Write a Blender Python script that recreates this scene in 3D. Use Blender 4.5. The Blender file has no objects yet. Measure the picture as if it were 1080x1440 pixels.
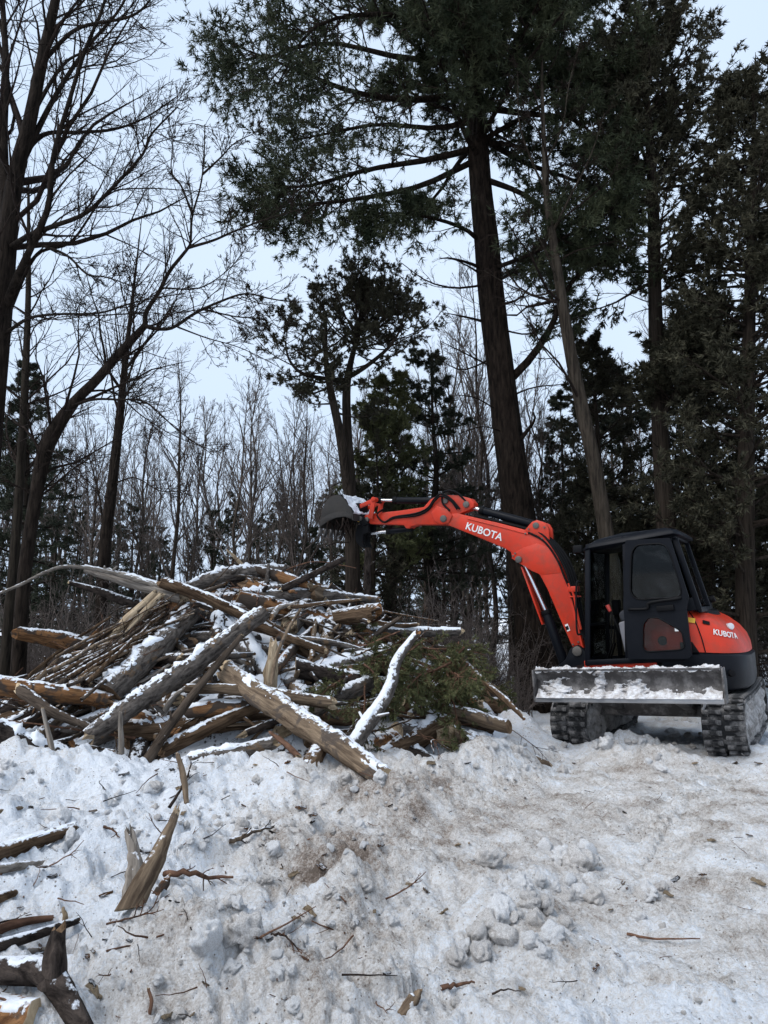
import bpy, bmesh, math, random
import numpy as np
from mathutils import Vector, Matrix

R = math.radians
scene = bpy.context.scene
col = scene.collection
rng = np.random.default_rng(11)
random.seed(11)

# ------------------------------------------------------------------ camera
CAM = np.array([0.0, 0.0, 1.45])
PITCH = R(8.2)
FPX = 1040.0                       # focal length in pixels of the 1080x1440 photograph
cam = bpy.data.cameras.new('camera')
cam.sensor_fit = 'VERTICAL'
cam.sensor_height = 24.0
cam.lens = FPX / 1440 * 24.0
cam.clip_start = 0.05
cam.clip_end = 2000
camo = bpy.data.objects.new('camera', cam)
col.objects.link(camo)
camo.location = CAM
camo.rotation_euler = (R(90) + PITCH, 0, 0)
scene.camera = camo

# ------------------------------------------------------------------ sky, sun, exposure
world = bpy.data.worlds.new('World')
scene.world = world
world.use_nodes = True
nt = world.node_tree
nt.nodes.clear()
sky = nt.nodes.new('ShaderNodeTexSky')
sky.sky_type = 'NISHITA'
sky.sun_disc = False
sky.sun_elevation = R(52)
sky.sun_rotation = R(235)
sky.air_density = 1.0
sky.dust_density = 4.0
hs = nt.nodes.new('ShaderNodeHueSaturation')
hs.inputs['Saturation'].default_value = 0.35
nt.links.new(sky.outputs[0], hs.inputs['Color'])
tc = nt.nodes.new('ShaderNodeTexCoord')
cn = nt.nodes.new('ShaderNodeTexNoise')
cn.inputs['Scale'].default_value = 1.6
cn.inputs['Detail'].default_value = 4
nt.links.new(tc.outputs['Generated'], cn.inputs['Vector'])
cr = nt.nodes.new('ShaderNodeValToRGB')
cr.color_ramp.elements[0].position = 0.3
cr.color_ramp.elements[1].position = 0.75
cr.color_ramp.elements[0].color = (3.5, 4.35, 5.6, 1)
cr.color_ramp.elements[1].color = (4.05, 4.85, 5.95, 1)
nt.links.new(cn.outputs['Fac'], cr.inputs['Fac'])
mx = nt.nodes.new('ShaderNodeMix')
mx.data_type = 'RGBA'
mx.inputs['Factor'].default_value = 0.94
nt.links.new(hs.outputs[0], mx.inputs['A'])
nt.links.new(cr.outputs[0], mx.inputs['B'])
bg = nt.nodes.new('ShaderNodeBackground')
bg.inputs['Strength'].default_value = 0.10
nt.links.new(mx.outputs['Result'], bg.inputs['Color'])
wo = nt.nodes.new('ShaderNodeOutputWorld')
nt.links.new(bg.outputs[0], wo.inputs['Surface'])

sun = bpy.data.lights.new('sun', 'SUN')
sun.energy = 1.5
sun.angle = R(45)
sun.color = (1.0, 0.97, 0.93)
suno = bpy.data.objects.new('sun', sun)
col.objects.link(suno)
suno.rotation_euler = (R(38), 0, R(-55))

vs = scene.view_settings
vs.view_transform = 'Standard'
vs.look = 'None'
vs.exposure = 0.95
vs.gamma = 1.0
vs.use_curve_mapping = False
scene.cycles.use_denoising = True
scene.cycles.max_bounces = 5
scene.cycles.diffuse_bounces = 3
scene.cycles.glossy_bounces = 3
scene.cycles.transparent_max_bounces = 12
scene.cycles.use_adaptive_sampling = True
scene.cycles.adaptive_threshold = 0.02

# ------------------------------------------------------------------ helpers
def at(px, py, d):
    """photograph pixel + distance north of the camera (m) -> world point"""
    dx = (px - 540) / FPX
    dy = (720 - py) / FPX
    v = np.array([dx, math.cos(PITCH) - dy * math.sin(PITCH), math.sin(PITCH) + dy * math.cos(PITCH)])
    return CAM + v * (d / v[1])

def tag(o, label=None, cat=None, group=None, kind=None):
    if label: o['label'] = label
    if cat: o['category'] = cat
    if group: o['group'] = group
    if kind: o['kind'] = kind
    return o

def empty(name, loc=(0, 0, 0), rz=0):
    o = bpy.data.objects.new(name, None)
    o.location = loc
    o.rotation_euler = (0, 0, rz)
    o.empty_display_size = 0.2
    col.objects.link(o)
    return o

def link(name, me, parent=None):
    o = bpy.data.objects.new(name, me)
    col.objects.link(o)
    if parent is not None:
        o.parent = parent
    return o

def copy_tree(o, parent=None):
    c = o.copy()
    col.objects.link(c)
    c.parent = parent
    for ch in o.children:
        copy_tree(ch, c)
    return c

def np_mesh(name, V, faces, mats, smooth=True, attrs=None, sharp=None):
    """faces: list of (F,k) index arrays, mats: list of materials (one per face array, or a single one)"""
    me = bpy.data.meshes.new(name)
    V = np.asarray(V, dtype=np.float32)
    me.vertices.add(len(V))
    me.vertices.foreach_set('co', V.ravel())
    faces = [np.asarray(f, dtype=np.int32) for f in faces if len(f)]
    nl = sum(f.size for f in faces)
    nf = sum(len(f) for f in faces)
    me.loops.add(nl)
    me.loops.foreach_set('vertex_index', np.concatenate([f.ravel() for f in faces]))
    me.polygons.add(nf)
    starts, s = [], 0
    for f in faces:
        k = f.shape[1]
        starts.append(s + np.arange(len(f)) * k)
        s += f.size
    me.polygons.foreach_set('loop_start', np.concatenate(starts).astype(np.int32))
    if not isinstance(mats, (list, tuple)):
        mats = [mats]
    for m in mats:
        me.materials.append(m)
    if len(mats) > 1:
        me.polygons.foreach_set('material_index', np.concatenate([np.full(len(f), i) for i, f in enumerate(faces)]).astype(np.int32))
    me.polygons.foreach_set('use_smooth', np.full(nf, bool(smooth)))
    if attrs:
        for k, a in attrs.items():
            at_ = me.attributes.new(k, 'FLOAT', 'POINT')
            at_.data.foreach_set('value', np.asarray(a, dtype=np.float32))
    me.update(calc_edges=True)
    if sharp is not None:
        me.set_sharp_from_angle(angle=R(sharp))
    return me

# ------------------------------------------------------------------ noise (numpy)
_perm = np.random.default_rng(3).permutation(512)
def _hash(ix, iy, seed):
    return _perm[(_perm[(ix + seed * 57) & 511] + iy) & 511]
_ga = np.random.default_rng(4).uniform(0, 2 * np.pi, 512)
_gx, _gy = np.cos(_ga), np.sin(_ga)
def perlin(x, y, seed=0):
    x = np.asarray(x, float); y = np.asarray(y, float)
    ix = np.floor(x).astype(int); iy = np.floor(y).astype(int)
    fx = x - ix; fy = y - iy
    u = fx * fx * fx * (fx * (fx * 6 - 15) + 10)
    v = fy * fy * fy * (fy * (fy * 6 - 15) + 10)
    def g(a, b):
        h = _hash(ix + a, iy + b, seed)
        return _gx[h] * (fx - a) + _gy[h] * (fy - b)
    n0 = g(0, 0) * (1 - u) + g(1, 0) * u
    n1 = g(0, 1) * (1 - u) + g(1, 1) * u
    return (n0 * (1 - v) + n1 * v) * 1.4
def fbm(x, y, octv=4, seed=0, gain=0.5):
    s, a, f = 0, 1.0, 1.0
    for i in range(octv):
        s = s + a * perlin(x * f, y * f, seed + i)
        a *= gain; f *= 2.03
    return s
_wx = np.random.default_rng(5).uniform(0, 1, 512)
_wy = np.random.default_rng(6).uniform(0, 1, 512)
_wr = np.random.default_rng(8).uniform(0, 1, 512)
def worley(x, y, seed=0):
    ix = np.floor(x).astype(int); iy = np.floor(y).astype(int)
    f1 = np.full(np.shape(x), 9.0); rid = np.zeros(np.shape(x))
    for a in (-1, 0, 1):
        for b in (-1, 0, 1):
            h = _hash(ix + a, iy + b, seed)
            d = np.hypot(ix + a + _wx[h] - x, iy + b + _wy[h] - y)
            m = d < f1
            f1 = np.where(m, d, f1); rid = np.where(m, _wr[h], rid)
    return f1, rid
def sstep(a, b, x):
    t = np.clip((x - a) / (b - a), 0, 1)
    return t * t * (3 - 2 * t)

# ------------------------------------------------------------------ materials
def new_mat(name):
    m = bpy.data.materials.new(name)
    m.use_nodes = True
    n = m.node_tree.nodes
    l = m.node_tree.links
    b = n['Principled BSDF']
    return m, n, l, b

def N(n, t, **kw):
    x = n.new(t)
    for k, v in kw.items():
        setattr(x, k, v)
    return x

def ramp(n, stops):
    r = n.new('ShaderNodeValToRGB')
    e = r.color_ramp.elements
    while len(e) < len(stops):
        e.new(0.5)
    for i, (p, c) in enumerate(stops):
        e[i].position = p
        e[i].color = (*c, 1) if len(c) == 3 else c
    return r

def mixrgb(n, l, fac, a, b):
    m = n.new('ShaderNodeMix')
    m.data_type = 'RGBA'
    for sock, v in (('Factor', fac), ('A', a), ('B', b)):
        i = m.inputs[sock]
        if sock != 'Factor':
            i = [s for s in m.inputs if s.name == sock and s.type == 'RGBA'][0]
        if hasattr(v, 'links'):
            l.new(v, i)
        elif sock == 'Factor':
            i.default_value = v
        else:
            i.default_value = (*v, 1)
    return [s for s in m.outputs if s.type == 'RGBA'][0]

def math_n(n, l, op, a, b=None):
    m = n.new('ShaderNodeMath')
    m.operation = op
    for i, v in enumerate((a, b)):
        if v is None: continue
        if hasattr(v, 'links'):
            l.new(v, m.inputs[i])
        else:
            m.inputs[i].default_value = v
    return m.outputs[0]

def noise_n(n, l, vec, scale, detail=4, rough=0.55, dist=0):
    t = n.new('ShaderNodeTexNoise')
    t.inputs['Scale'].default_value = scale
    t.inputs['Detail'].default_value = detail
    t.inputs['Roughness'].default_value = rough
    t.inputs['Distortion'].default_value = dist
    if vec is not None:
        l.new(vec, t.inputs['Vector'])
    return t.outputs['Fac']

def coords(n, l, scale=(1, 1, 1), which='Object', rnd=False):
    t = n.new('ShaderNodeTexCoord')
    mp = n.new('ShaderNodeMapping')
    mp.inputs['Scale'].default_value = scale
    l.new(t.outputs[which], mp.inputs['Vector'])
    if rnd:
        oi = n.new('ShaderNodeObjectInfo')
        v = n.new('ShaderNodeVectorMath')
        v.operation = 'SCALE'
        v.inputs[0].default_value = (37, 19, 53)
        l.new(oi.outputs['Random'], v.inputs['Scale'])
        l.new(v.outputs[0], mp.inputs['Location'])
    return mp.outputs[0]

def bump(n, l, b, height, strength, dist):
    bp = n.new('ShaderNodeBump')
    bp.inputs['Strength'].default_value = strength
    bp.inputs['Distance'].default_value = dist
    l.new(height, bp.inputs['Height'])
    l.new(bp.outputs[0], b.inputs['Normal'])

def up_snow(n, l, vec, thr=0.55, nz=(0.25, 0.75), scale=9):
    """0..1 where loose snow lies: faces that look up, broken up by noise"""
    g = n.new('ShaderNodeNewGeometry')
    sp = n.new('ShaderNodeSeparateXYZ')
    l.new(g.outputs['Normal'], sp.inputs[0])
    f = noise_n(n, l, vec, scale, 5, 0.6)
    s = math_n(n, l, 'MULTIPLY_ADD', sp.outputs['Z'], 0.75)
    s.node.inputs[2].default_value = 0
    t = math_n(n, l, 'ADD', s, f)
    r = ramp(n, [(0, (0, 0, 0)), (1, (1, 1, 1))])
    r.color_ramp.elements[0].position = 0.0
    mr = n.new('ShaderNodeMapRange')
    mr.inputs['From Min'].default_value = thr + 0.42
    mr.inputs['From Max'].default_value = thr + 0.52
    l.new(t, mr.inputs['Value'])
    return mr.outputs[0]

SNOWC = (0.70, 0.73, 0.78)

def bark_mat(name, dark, light, scale=(9, 9, 1.4), nscale=3.0, bstr=0.7, bdist=0.02, snow=None, rough=0.9, patch=None, rnd=True):
    m, n, l, b = new_mat(name)
    v = coords(n, l, scale, rnd=rnd)
    f = noise_n(n, l, v, nscale, 7, 0.65, 0.4)
    c = ramp(n, [(0.36, dark), (0.66, light)])
    l.new(f, c.inputs['Fac'])
    colr = c.outputs[0]
    v2 = coords(n, l, (1, 1, 1), rnd=rnd)
    if patch:
        f2 = noise_n(n, l, v2, patch[0], 4, 0.6, 0.6)
        r2 = ramp(n, [(patch[1], (0, 0, 0)), (patch[1] + 0.06, (1, 1, 1))])
        l.new(f2, r2.inputs['Fac'])
        colr = mixrgb(n, l, r2.outputs[0], colr, patch[2])
    oi = n.new('ShaderNodeObjectInfo')
    mr = n.new('ShaderNodeMapRange')
    mr.inputs['To Min'].default_value = 0.7
    mr.inputs['To Max'].default_value = 1.25
    l.new(oi.outputs['Random'], mr.inputs['Value'])
    vm = n.new('ShaderNodeVectorMath'); vm.operation = 'SCALE'
    l.new(colr, vm.inputs[0]); l.new(mr.outputs[0], vm.inputs['Scale'])
    colr = vm.outputs[0]
    if snow is not None:
        s = up_snow(n, l, v2, snow, scale=26)
        colr = mixrgb(n, l, s, colr, SNOWC)
    l.new(colr, b.inputs['Base Color'])
    b.inputs['Roughness'].default_value = rough
    b.inputs['Specular IOR Level'].default_value = 0.06
    bump(n, l, b, f, bstr, bdist)
    return m

def leaf_mat(name, c1, c2, rough=0.7):
    m, n, l, b = new_mat(name)
    v = coords(n, l, (1, 1, 1))
    f = noise_n(n, l, v, 2.2, 4, 0.7)
    r = ramp(n, [(0.35, c1), (0.68, c2)])
    l.new(f, r.inputs['Fac'])
    l.new(r.outputs[0], b.inputs['Base Color'])
    b.inputs['Roughness'].default_value = rough
    b.inputs['Specular IOR Level'].default_value = 0.12
    return m

def paint_mat(name, c, rough=0.4, metal=0.0, dirt=0.25, dirtc=(0.25, 0.22, 0.2), scale=6, bstr=0.05, spec=0.5):
    m, n, l, b = new_mat(name)
    v = coords(n, l, (1, 1, 1))
    f = noise_n(n, l, v, scale, 8, 0.7)
    r = ramp(n, [(0.46, (0, 0, 0)), (0.76, (dirt, dirt, dirt))])
    l.new(f, r.inputs['Fac'])
    f3 = noise_n(n, l, v, scale * 0.35, 3, 0.5)
    r3 = ramp(n, [(0.3, tuple(x * 0.86 for x in c)), (0.7, c)])
    l.new(f3, r3.inputs['Fac'])
    l.new(mixrgb(n, l, r.outputs[0], r3.outputs[0], dirtc), b.inputs['Base Color'])
    rr = n.new('ShaderNodeMapRange')
    rr.inputs['To Min'].default_value = rough - 0.08
    rr.inputs['To Max'].default_value = min(1, rough + 0.25)
    l.new(f, rr.inputs['Value'])
    l.new(rr.outputs[0], b.inputs['Roughness'])
    b.inputs['Metallic'].default_value = metal
    b.inputs['Specular IOR Level'].default_value = spec
    f2 = noise_n(n, l, v, 60, 3, 0.6)
    bump(n, l, b, f2, bstr, 0.002)
    return m

M = {}
M['orange'] = paint_mat('orange_paint', (0.62, 0.038, 0.012), 0.36, dirt=0.7, dirtc=(0.16, 0.06, 0.04), scale=5.5, bstr=0.1, spec=0.35)
M['black'] = paint_mat('black_paint', (0.0045, 0.0055, 0.0085), 0.36, dirt=0.05, dirtc=(0.06, 0.06, 0.07), spec=0.13)
M['trim'] = paint_mat('black_trim', (0.005, 0.005, 0.006), 0.5, dirt=0.1, dirtc=(0.04, 0.04, 0.04), spec=0.12)
M['rubber'] = paint_mat('track_rubber', (0.010, 0.010, 0.011), 0.75, dirt=0.9, dirtc=(0.40, 0.38, 0.37), scale=7, bstr=0.3)
M['steel'] = paint_mat('worn_steel', (0.055, 0.05, 0.049), 0.6, metal=0.15, dirt=0.9, dirtc=(0.30, 0.285, 0.28), scale=7, bstr=0.2)
M['bucketsteel'] = paint_mat('bucket_steel', (0.018, 0.015, 0.013), 0.65, metal=0.0, dirt=0.3, dirtc=(0.10, 0.08, 0.065), scale=6, bstr=0.2)
M['edge'] = paint_mat('scoured_edge_steel', (0.42, 0.42, 0.43), 0.4, metal=0.7, dirt=0.5, dirtc=(0.3, 0.28, 0.26), scale=12)
M['chrome'] = paint_mat('chrome_rod', (0.75, 0.77, 0.8), 0.15, metal=1.0, dirt=0.05)
M['grey'] = paint_mat('grey_plastic', (0.16, 0.16, 0.18), 0.6, dirt=0.2)
M['seat'] = paint_mat('seat_fabric', (0.025, 0.028, 0.036), 0.85, dirt=0.3, dirtc=(0.06, 0.065, 0.08), scale=14)
M['pin'] = paint_mat('greased_pin', (0.12, 0.11, 0.1), 0.5, metal=0.5, dirt=0.4)
M['white'] = paint_mat('white_lettering', (0.8, 0.8, 0.79), 0.5, dirt=0.12)
M['yellow'] = paint_mat('yellow_sticker', (0.75, 0.42, 0.02), 0.5, dirt=0.15)
M['redknob'] = paint_mat('red_knob', (0.45, 0.04, 0.03), 0.5)
M['lamp'] = paint_mat('lamp_lens', (0.55, 0.55, 0.58), 0.2, dirt=0.2)
M['shade'] = paint_mat('sunshade_slats', (0.13, 0.15, 0.15), 0.6)

def glass_mat(name, tint, smear=0.1):
    m, n, l, b = new_mat(name)
    n.remove(b)
    out = [x for x in n if x.type == 'OUTPUT_MATERIAL'][0]
    tr = n.new('ShaderNodeBsdfTransparent'); tr.inputs[0].default_value = (*tint, 1)
    gl = n.new('ShaderNodeBsdfGlossy'); gl.inputs['Roughness'].default_value = 0.04
    df = n.new('ShaderNodeBsdfDiffuse'); df.inputs[0].default_value = (0.45, 0.47, 0.5, 1)
    fr = n.new('ShaderNodeFresnel'); fr.inputs[0].default_value = 1.34
    m1 = n.new('ShaderNodeMixShader')
    l.new(fr.outputs[0], m1.inputs[0]); l.new(tr.outputs[0], m1.inputs[1]); l.new(gl.outputs[0], m1.inputs[2])
    v = coords(n, l, (1, 1, 1))
    f = noise_n(n, l, v, 4, 3, 0.55, 1.2)
    r = ramp(n, [(0.5, (0, 0, 0)), (0.8, (smear, smear, smear))])
    l.new(f, r.inputs['Fac'])
    m2 = n.new('ShaderNodeMixShader')
    l.new(r.outputs[0], m2.inputs[0]); l.new(m1.outputs[0], m2.inputs[1]); l.new(df.outputs[0], m2.inputs[2])
    l.new(m2.outputs[0], out.inputs['Surface'])
    return m
M['glass'] = glass_mat('tinted_glass', (0.26, 0.33, 0.33), 0.035)
M['glassclear'] = glass_mat('clear_glass', (0.66, 0.70, 0.67), 0.02)

# bark and wood
M['pinebark'] = bark_mat('pine_bark', (0.006, 0.0046, 0.0037), (0.0372, 0.0268, 0.0206), (8, 8, 1.5), 2.4, 1.0, 0.08)
M['maplebark'] = bark_mat('maple_bark', (0.0066, 0.0051, 0.0042), (0.0312, 0.0234, 0.0185), (9, 9, 1.6), 2.6, 0.9, 0.04)
M['greybark'] = bark_mat('grey_bark', (0.014, 0.0113, 0.0092), (0.0525, 0.0426, 0.0326), (12, 12, 1.2), 2.4, 0.8, 0.02)
M['cedarbark'] = bark_mat('cedar_bark', (0.0112, 0.0088, 0.0071), (0.0434, 0.0336, 0.0262), (14, 14, 0.9), 2.2, 0.8, 0.02)
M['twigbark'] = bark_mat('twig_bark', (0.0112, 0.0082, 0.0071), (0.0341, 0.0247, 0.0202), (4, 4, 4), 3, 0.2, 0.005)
M['fartwig'] = bark_mat('hazed_twig_bark', (0.06, 0.05, 0.046), (0.13, 0.108, 0.097), (4, 4, 4), 3, 0.2, 0.005)  # distance haze is mixed into this paler twig colour
M['farbark'] = bark_mat('hazed_trunk_bark', (0.024, 0.019, 0.0155), (0.08, 0.0631, 0.0507), (9, 9, 1.6), 2.6, 0.8, 0.03)  # trunk tone lightened to stand in for haze over the far wood
M['log_grey'] = bark_mat('log_grey_bark', (0.032, 0.027, 0.024), (0.15, 0.13, 0.115), (8, 8, 3.2), 3.6, 1.0, 0.03, snow=0.62, patch=(5, 0.6, (0.13, 0.088, 0.056)))
M['log_dark'] = bark_mat('log_dark_bark', (0.014, 0.011, 0.010), (0.07, 0.055, 0.047), (8, 8, 3.2), 3.6, 1.0, 0.03, snow=0.66)
M['log_brown'] = bark_mat('log_brown_bark', (0.034, 0.021, 0.013), (0.15, 0.10, 0.064), (9, 9, 1.2), 3.4, 1.0, 0.03, snow=0.68, patch=(4, 0.6, (0.16, 0.105, 0.065)))
M['log_tan'] = bark_mat('peeled_tan_wood', (0.06, 0.042, 0.03), (0.235, 0.175, 0.12), (10, 10, 0.9), 3.0, 0.9, 0.02, snow=0.7, patch=(4, 0.56, (0.075, 0.06, 0.05)))
M['log_orange'] = bark_mat('orange_torn_wood', (0.075, 0.036, 0.018), (0.27, 0.14, 0.065), (10, 10, 1.0), 3.0, 0.9, 0.02, snow=0.66, patch=(4, 0.5, (0.055, 0.042, 0.034)))
M['log_snowy'] = bark_mat('snow_plastered_bark', (0.045, 0.038, 0.034), (0.17, 0.15, 0.135), (8, 8, 3.2), 3.6, 1.0, 0.02, snow=0.30)
M['pole'] = bark_mat('pole_bark', (0.024, 0.018, 0.014), (0.1, 0.077, 0.06), (12, 12, 1.5), 3, 0.8, 0.01, snow=0.74)
M['pale'] = bark_mat('pale_split_wood', (0.17, 0.125, 0.08), (0.42, 0.335, 0.235), (16, 16, 0.8), 2.6, 0.9, 0.012)
M['palegrey'] = bark_mat('weathered_split_wood', (0.1, 0.085, 0.072), (0.30, 0.265, 0.23), (16, 16, 0.8), 2.6, 0.9, 0.012, snow=0.7)
M['cut'] = bark_mat('cut_wood', (0.25, 0.18, 0.11), (0.5, 0.39, 0.26), (5, 5, 5), 3, 0.4, 0.004)
M['cutbrown'] = bark_mat('old_cut_wood', (0.08, 0.05, 0.03), (0.22, 0.145, 0.09), (5, 5, 5), 3, 0.6, 0.006)
M['twig_red'] = bark_mat('red_brown_twig', (0.05, 0.028, 0.02), (0.16, 0.09, 0.06), (6, 6, 3), 3, 0.3, 0.004)

# foliage
M['pineneedle'] = leaf_mat('pine_needles', (0.02, 0.028, 0.016), (0.058, 0.064, 0.034))
M['cedarleaf'] = leaf_mat('cedar_sprays', (0.026, 0.026, 0.017), (0.066, 0.061, 0.039))
M['cedargreen'] = leaf_mat('green_cedar_sprays', (0.05, 0.056, 0.026), (0.13, 0.135, 0.06))
M['spruceneedle'] = leaf_mat('spruce_needles', (0.022, 0.028, 0.019), (0.055, 0.06, 0.04))
M['deadleaf'] = leaf_mat('dead_leaves', (0.07, 0.045, 0.03), (0.16, 0.11, 0.07))

def snow_ground_mat():
    m, n, l, b = new_mat('trodden_snow')
    v = coords(n, l, (1, 1, 1))
    a = n.new('ShaderNodeAttribute'); a.attribute_name = 'dirt'
    f1 = noise_n(n, l, v, 5, 6, 0.65)
    f2 = noise_n(n, l, v, 38, 5, 0.7)
    f3 = noise_n(n, l, v, 110, 4, 0.75)
    t = math_n(n, l, 'ADD', a.outputs['Fac'], math_n(n, l, 'MULTIPLY', math_n(n, l, 'SUBTRACT', f1, 0.5), 0.9))
    t = math_n(n, l, 'ADD', t, math_n(n, l, 'MULTIPLY', math_n(n, l, 'SUBTRACT', f2, 0.5), 1.1))
    t = math_n(n, l, 'ADD', t, math_n(n, l, 'MULTIPLY', math_n(n, l, 'SUBTRACT', f3, 0.5), 1.1))
    r = ramp(n, [(0.0, (0.82, 0.86, 0.92)), (0.30, (0.72, 0.705, 0.695)), (0.55, (0.53, 0.495, 0.465)), (0.78, (0.29, 0.24, 0.205)), (1.0, (0.13, 0.10, 0.08))])
    l.new(t, r.inputs['Fac'])
    vo = n.new('ShaderNodeTexVoronoi')
    vo.inputs['Scale'].default_value = 34
    vo.inputs['Randomness'].default_value = 1
    l.new(v, vo.inputs['Vector'])
    fm = noise_n(n, l, v, 3.5, 3, 0.6)
    sz = n.new('ShaderNodeMapRange')
    sz.inputs['From Min'].default_value = 0.45; sz.inputs['From Max'].default_value = 0.8
    sz.inputs['To Min'].default_value = 0.09; sz.inputs['To Max'].default_value = 0.27
    l.new(fm, sz.inputs['Value'])
    sp = math_n(n, l, 'LESS_THAN', vo.outputs['Distance'], sz.outputs[0])
    c = mixrgb(n, l, math_n(n, l, 'MULTIPLY', sp, 0.8), r.outputs[0], (0.12, 0.085, 0.06))
    l.new(c, b.inputs['Base Color'])
    b.inputs['Roughness'].default_value = 0.75
    b.inputs['Specular IOR Level'].default_value = 0.25
    h = math_n(n, l, 'ADD', math_n(n, l, 'MULTIPLY', noise_n(n, l, v, 22, 7, 0.72), 1.0), math_n(n, l, 'MULTIPLY', f3, 0.25))
    bump(n, l, b, h, 1.0, 0.045)
    return m
M['ground'] = snow_ground_mat()

def snow_mat(name, c1, c2, scale=14):
    m, n, l, b = new_mat(name)
    v = coords(n, l, (1, 1, 1), rnd=True)
    f = noise_n(n, l, v, scale, 7, 0.7)
    r = ramp(n, [(0.35, c1), (0.62, c2)])
    l.new(f, r.inputs['Fac'])
    l.new(r.outputs[0], b.inputs['Base Color'])
    b.inputs['Roughness'].default_value = 0.75
    b.inputs['Specular IOR Level'].default_value = 0.25
    bump(n, l, b, noise_n(n, l, v, 16, 7, 0.75), 0.8, 0.02)
    return m
M['snow'] = snow_mat('clean_snow', (0.66, 0.69, 0.74), (0.8, 0.84, 0.9))
M['snowdirty'] = snow_mat('dirty_snow', (0.36, 0.33, 0.305), (0.70, 0.685, 0.675), 12)
M['bladesnow'] = snow_mat('scraped_snow', (0.34, 0.31, 0.29), (0.72, 0.73, 0.76), 16)
M['tracksnow'] = snow_mat('track_packed_snow', (0.13, 0.12, 0.11), (0.46, 0.44, 0.43), 7)

# ------------------------------------------------------------------ ground
BERMX = [-6, -4, -2.2, -0.9, 0.3, 1.2, 1.9, 2.6]
BERMY = [5.6, 5.9, 6.25, 6.2, 6.55, 7.25, 7.8, 8.2]
MOUNDS = [(-0.85, 3.25, 0.42, 0.34, 0.20), (-0.35, 3.05, 0.25, 0.25, 0.10), (0.62, 3.95, 0.30, 0.26, 0.13), (0.86, 4.35, 0.16, 0.14, 0.10),
          (-0.35, 4.7, 0.6, 0.35, 0.10), (0.1, 5.6, 0.5, 0.35, 0.10), (-1.9, 4.4, 0.8, 0.7, 0.14), (-0.75, 6.0, 0.28, 0.3, 0.16),
          (2.5, 8.0, 0.30, 0.30, 0.20), (2.75, 7.5, 0.4, 0.25, 0.10), (3.85, 7.6, 0.35, 0.5, 0.16), (1.25, 7.9, 0.3, 0.3, 0.12),
          (1.5, 8.7, 0.35, 0.5, 0.42), (0.95, 7.0, 0.35, 0.3, 0.15), (1.95, 8.2, 0.5, 0.4, 0.06), (3.3, 7.45, 0.45, 0.35, 0.08)]
def rough_mask(x, y):
    w = perlin(x * 0.7, y * 0.7, 21) * 0.5
    m = 0.42 + 0.58 * sstep(0.85, -0.1, x + w - 0.03 * y)
    m = np.maximum(m, 0.95 * np.exp(-(((x - 0.62) / 0.42) ** 2 + ((y - 4.0) / 0.5) ** 2)))
    m = np.maximum(m, 0.9 * sstep(0.9, 0.2, np.abs(y - np.interp(x, BERMX, BERMY))) * sstep(1.9, 1.2, x))
    m = np.maximum(m, 1.0 * np.exp(-(((x - 2.6) / 0.9) ** 2 + ((y - 7.75) / 0.55) ** 2)))
    return m
def ground_base(x, y):
    yc = np.interp(x, BERMX, BERMY)
    h = 0.24 * np.exp(-((y - yc) / 0.62) ** 2) * sstep(-6.5, -5, x) * sstep(1.7, 1.0, x) * (1 + 0.5 * perlin(x * 0.9, y * 0.9, 31))
    h = h - 0.10 * sstep(5.5, 2.2, y)
    h = h + 0.16 * sstep(-1.2, -3.2, x) * sstep(7, 4, y)
    for (mx_, my_, sx, sy, a) in MOUNDS:
        h = h + a * np.exp(-(((x - mx_) / sx) ** 2 + ((y - my_) / sy) ** 2))
    h = h + 0.05 * perlin(x * 0.45, y * 0.45, 41)
    far = sstep(13, 40, np.hypot(x, y))
    h = h + far * (0.9 * perlin(x * 0.03, y * 0.03, 43)) + 0.03 * sstep(25, 200, y) * 40
    return h
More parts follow.
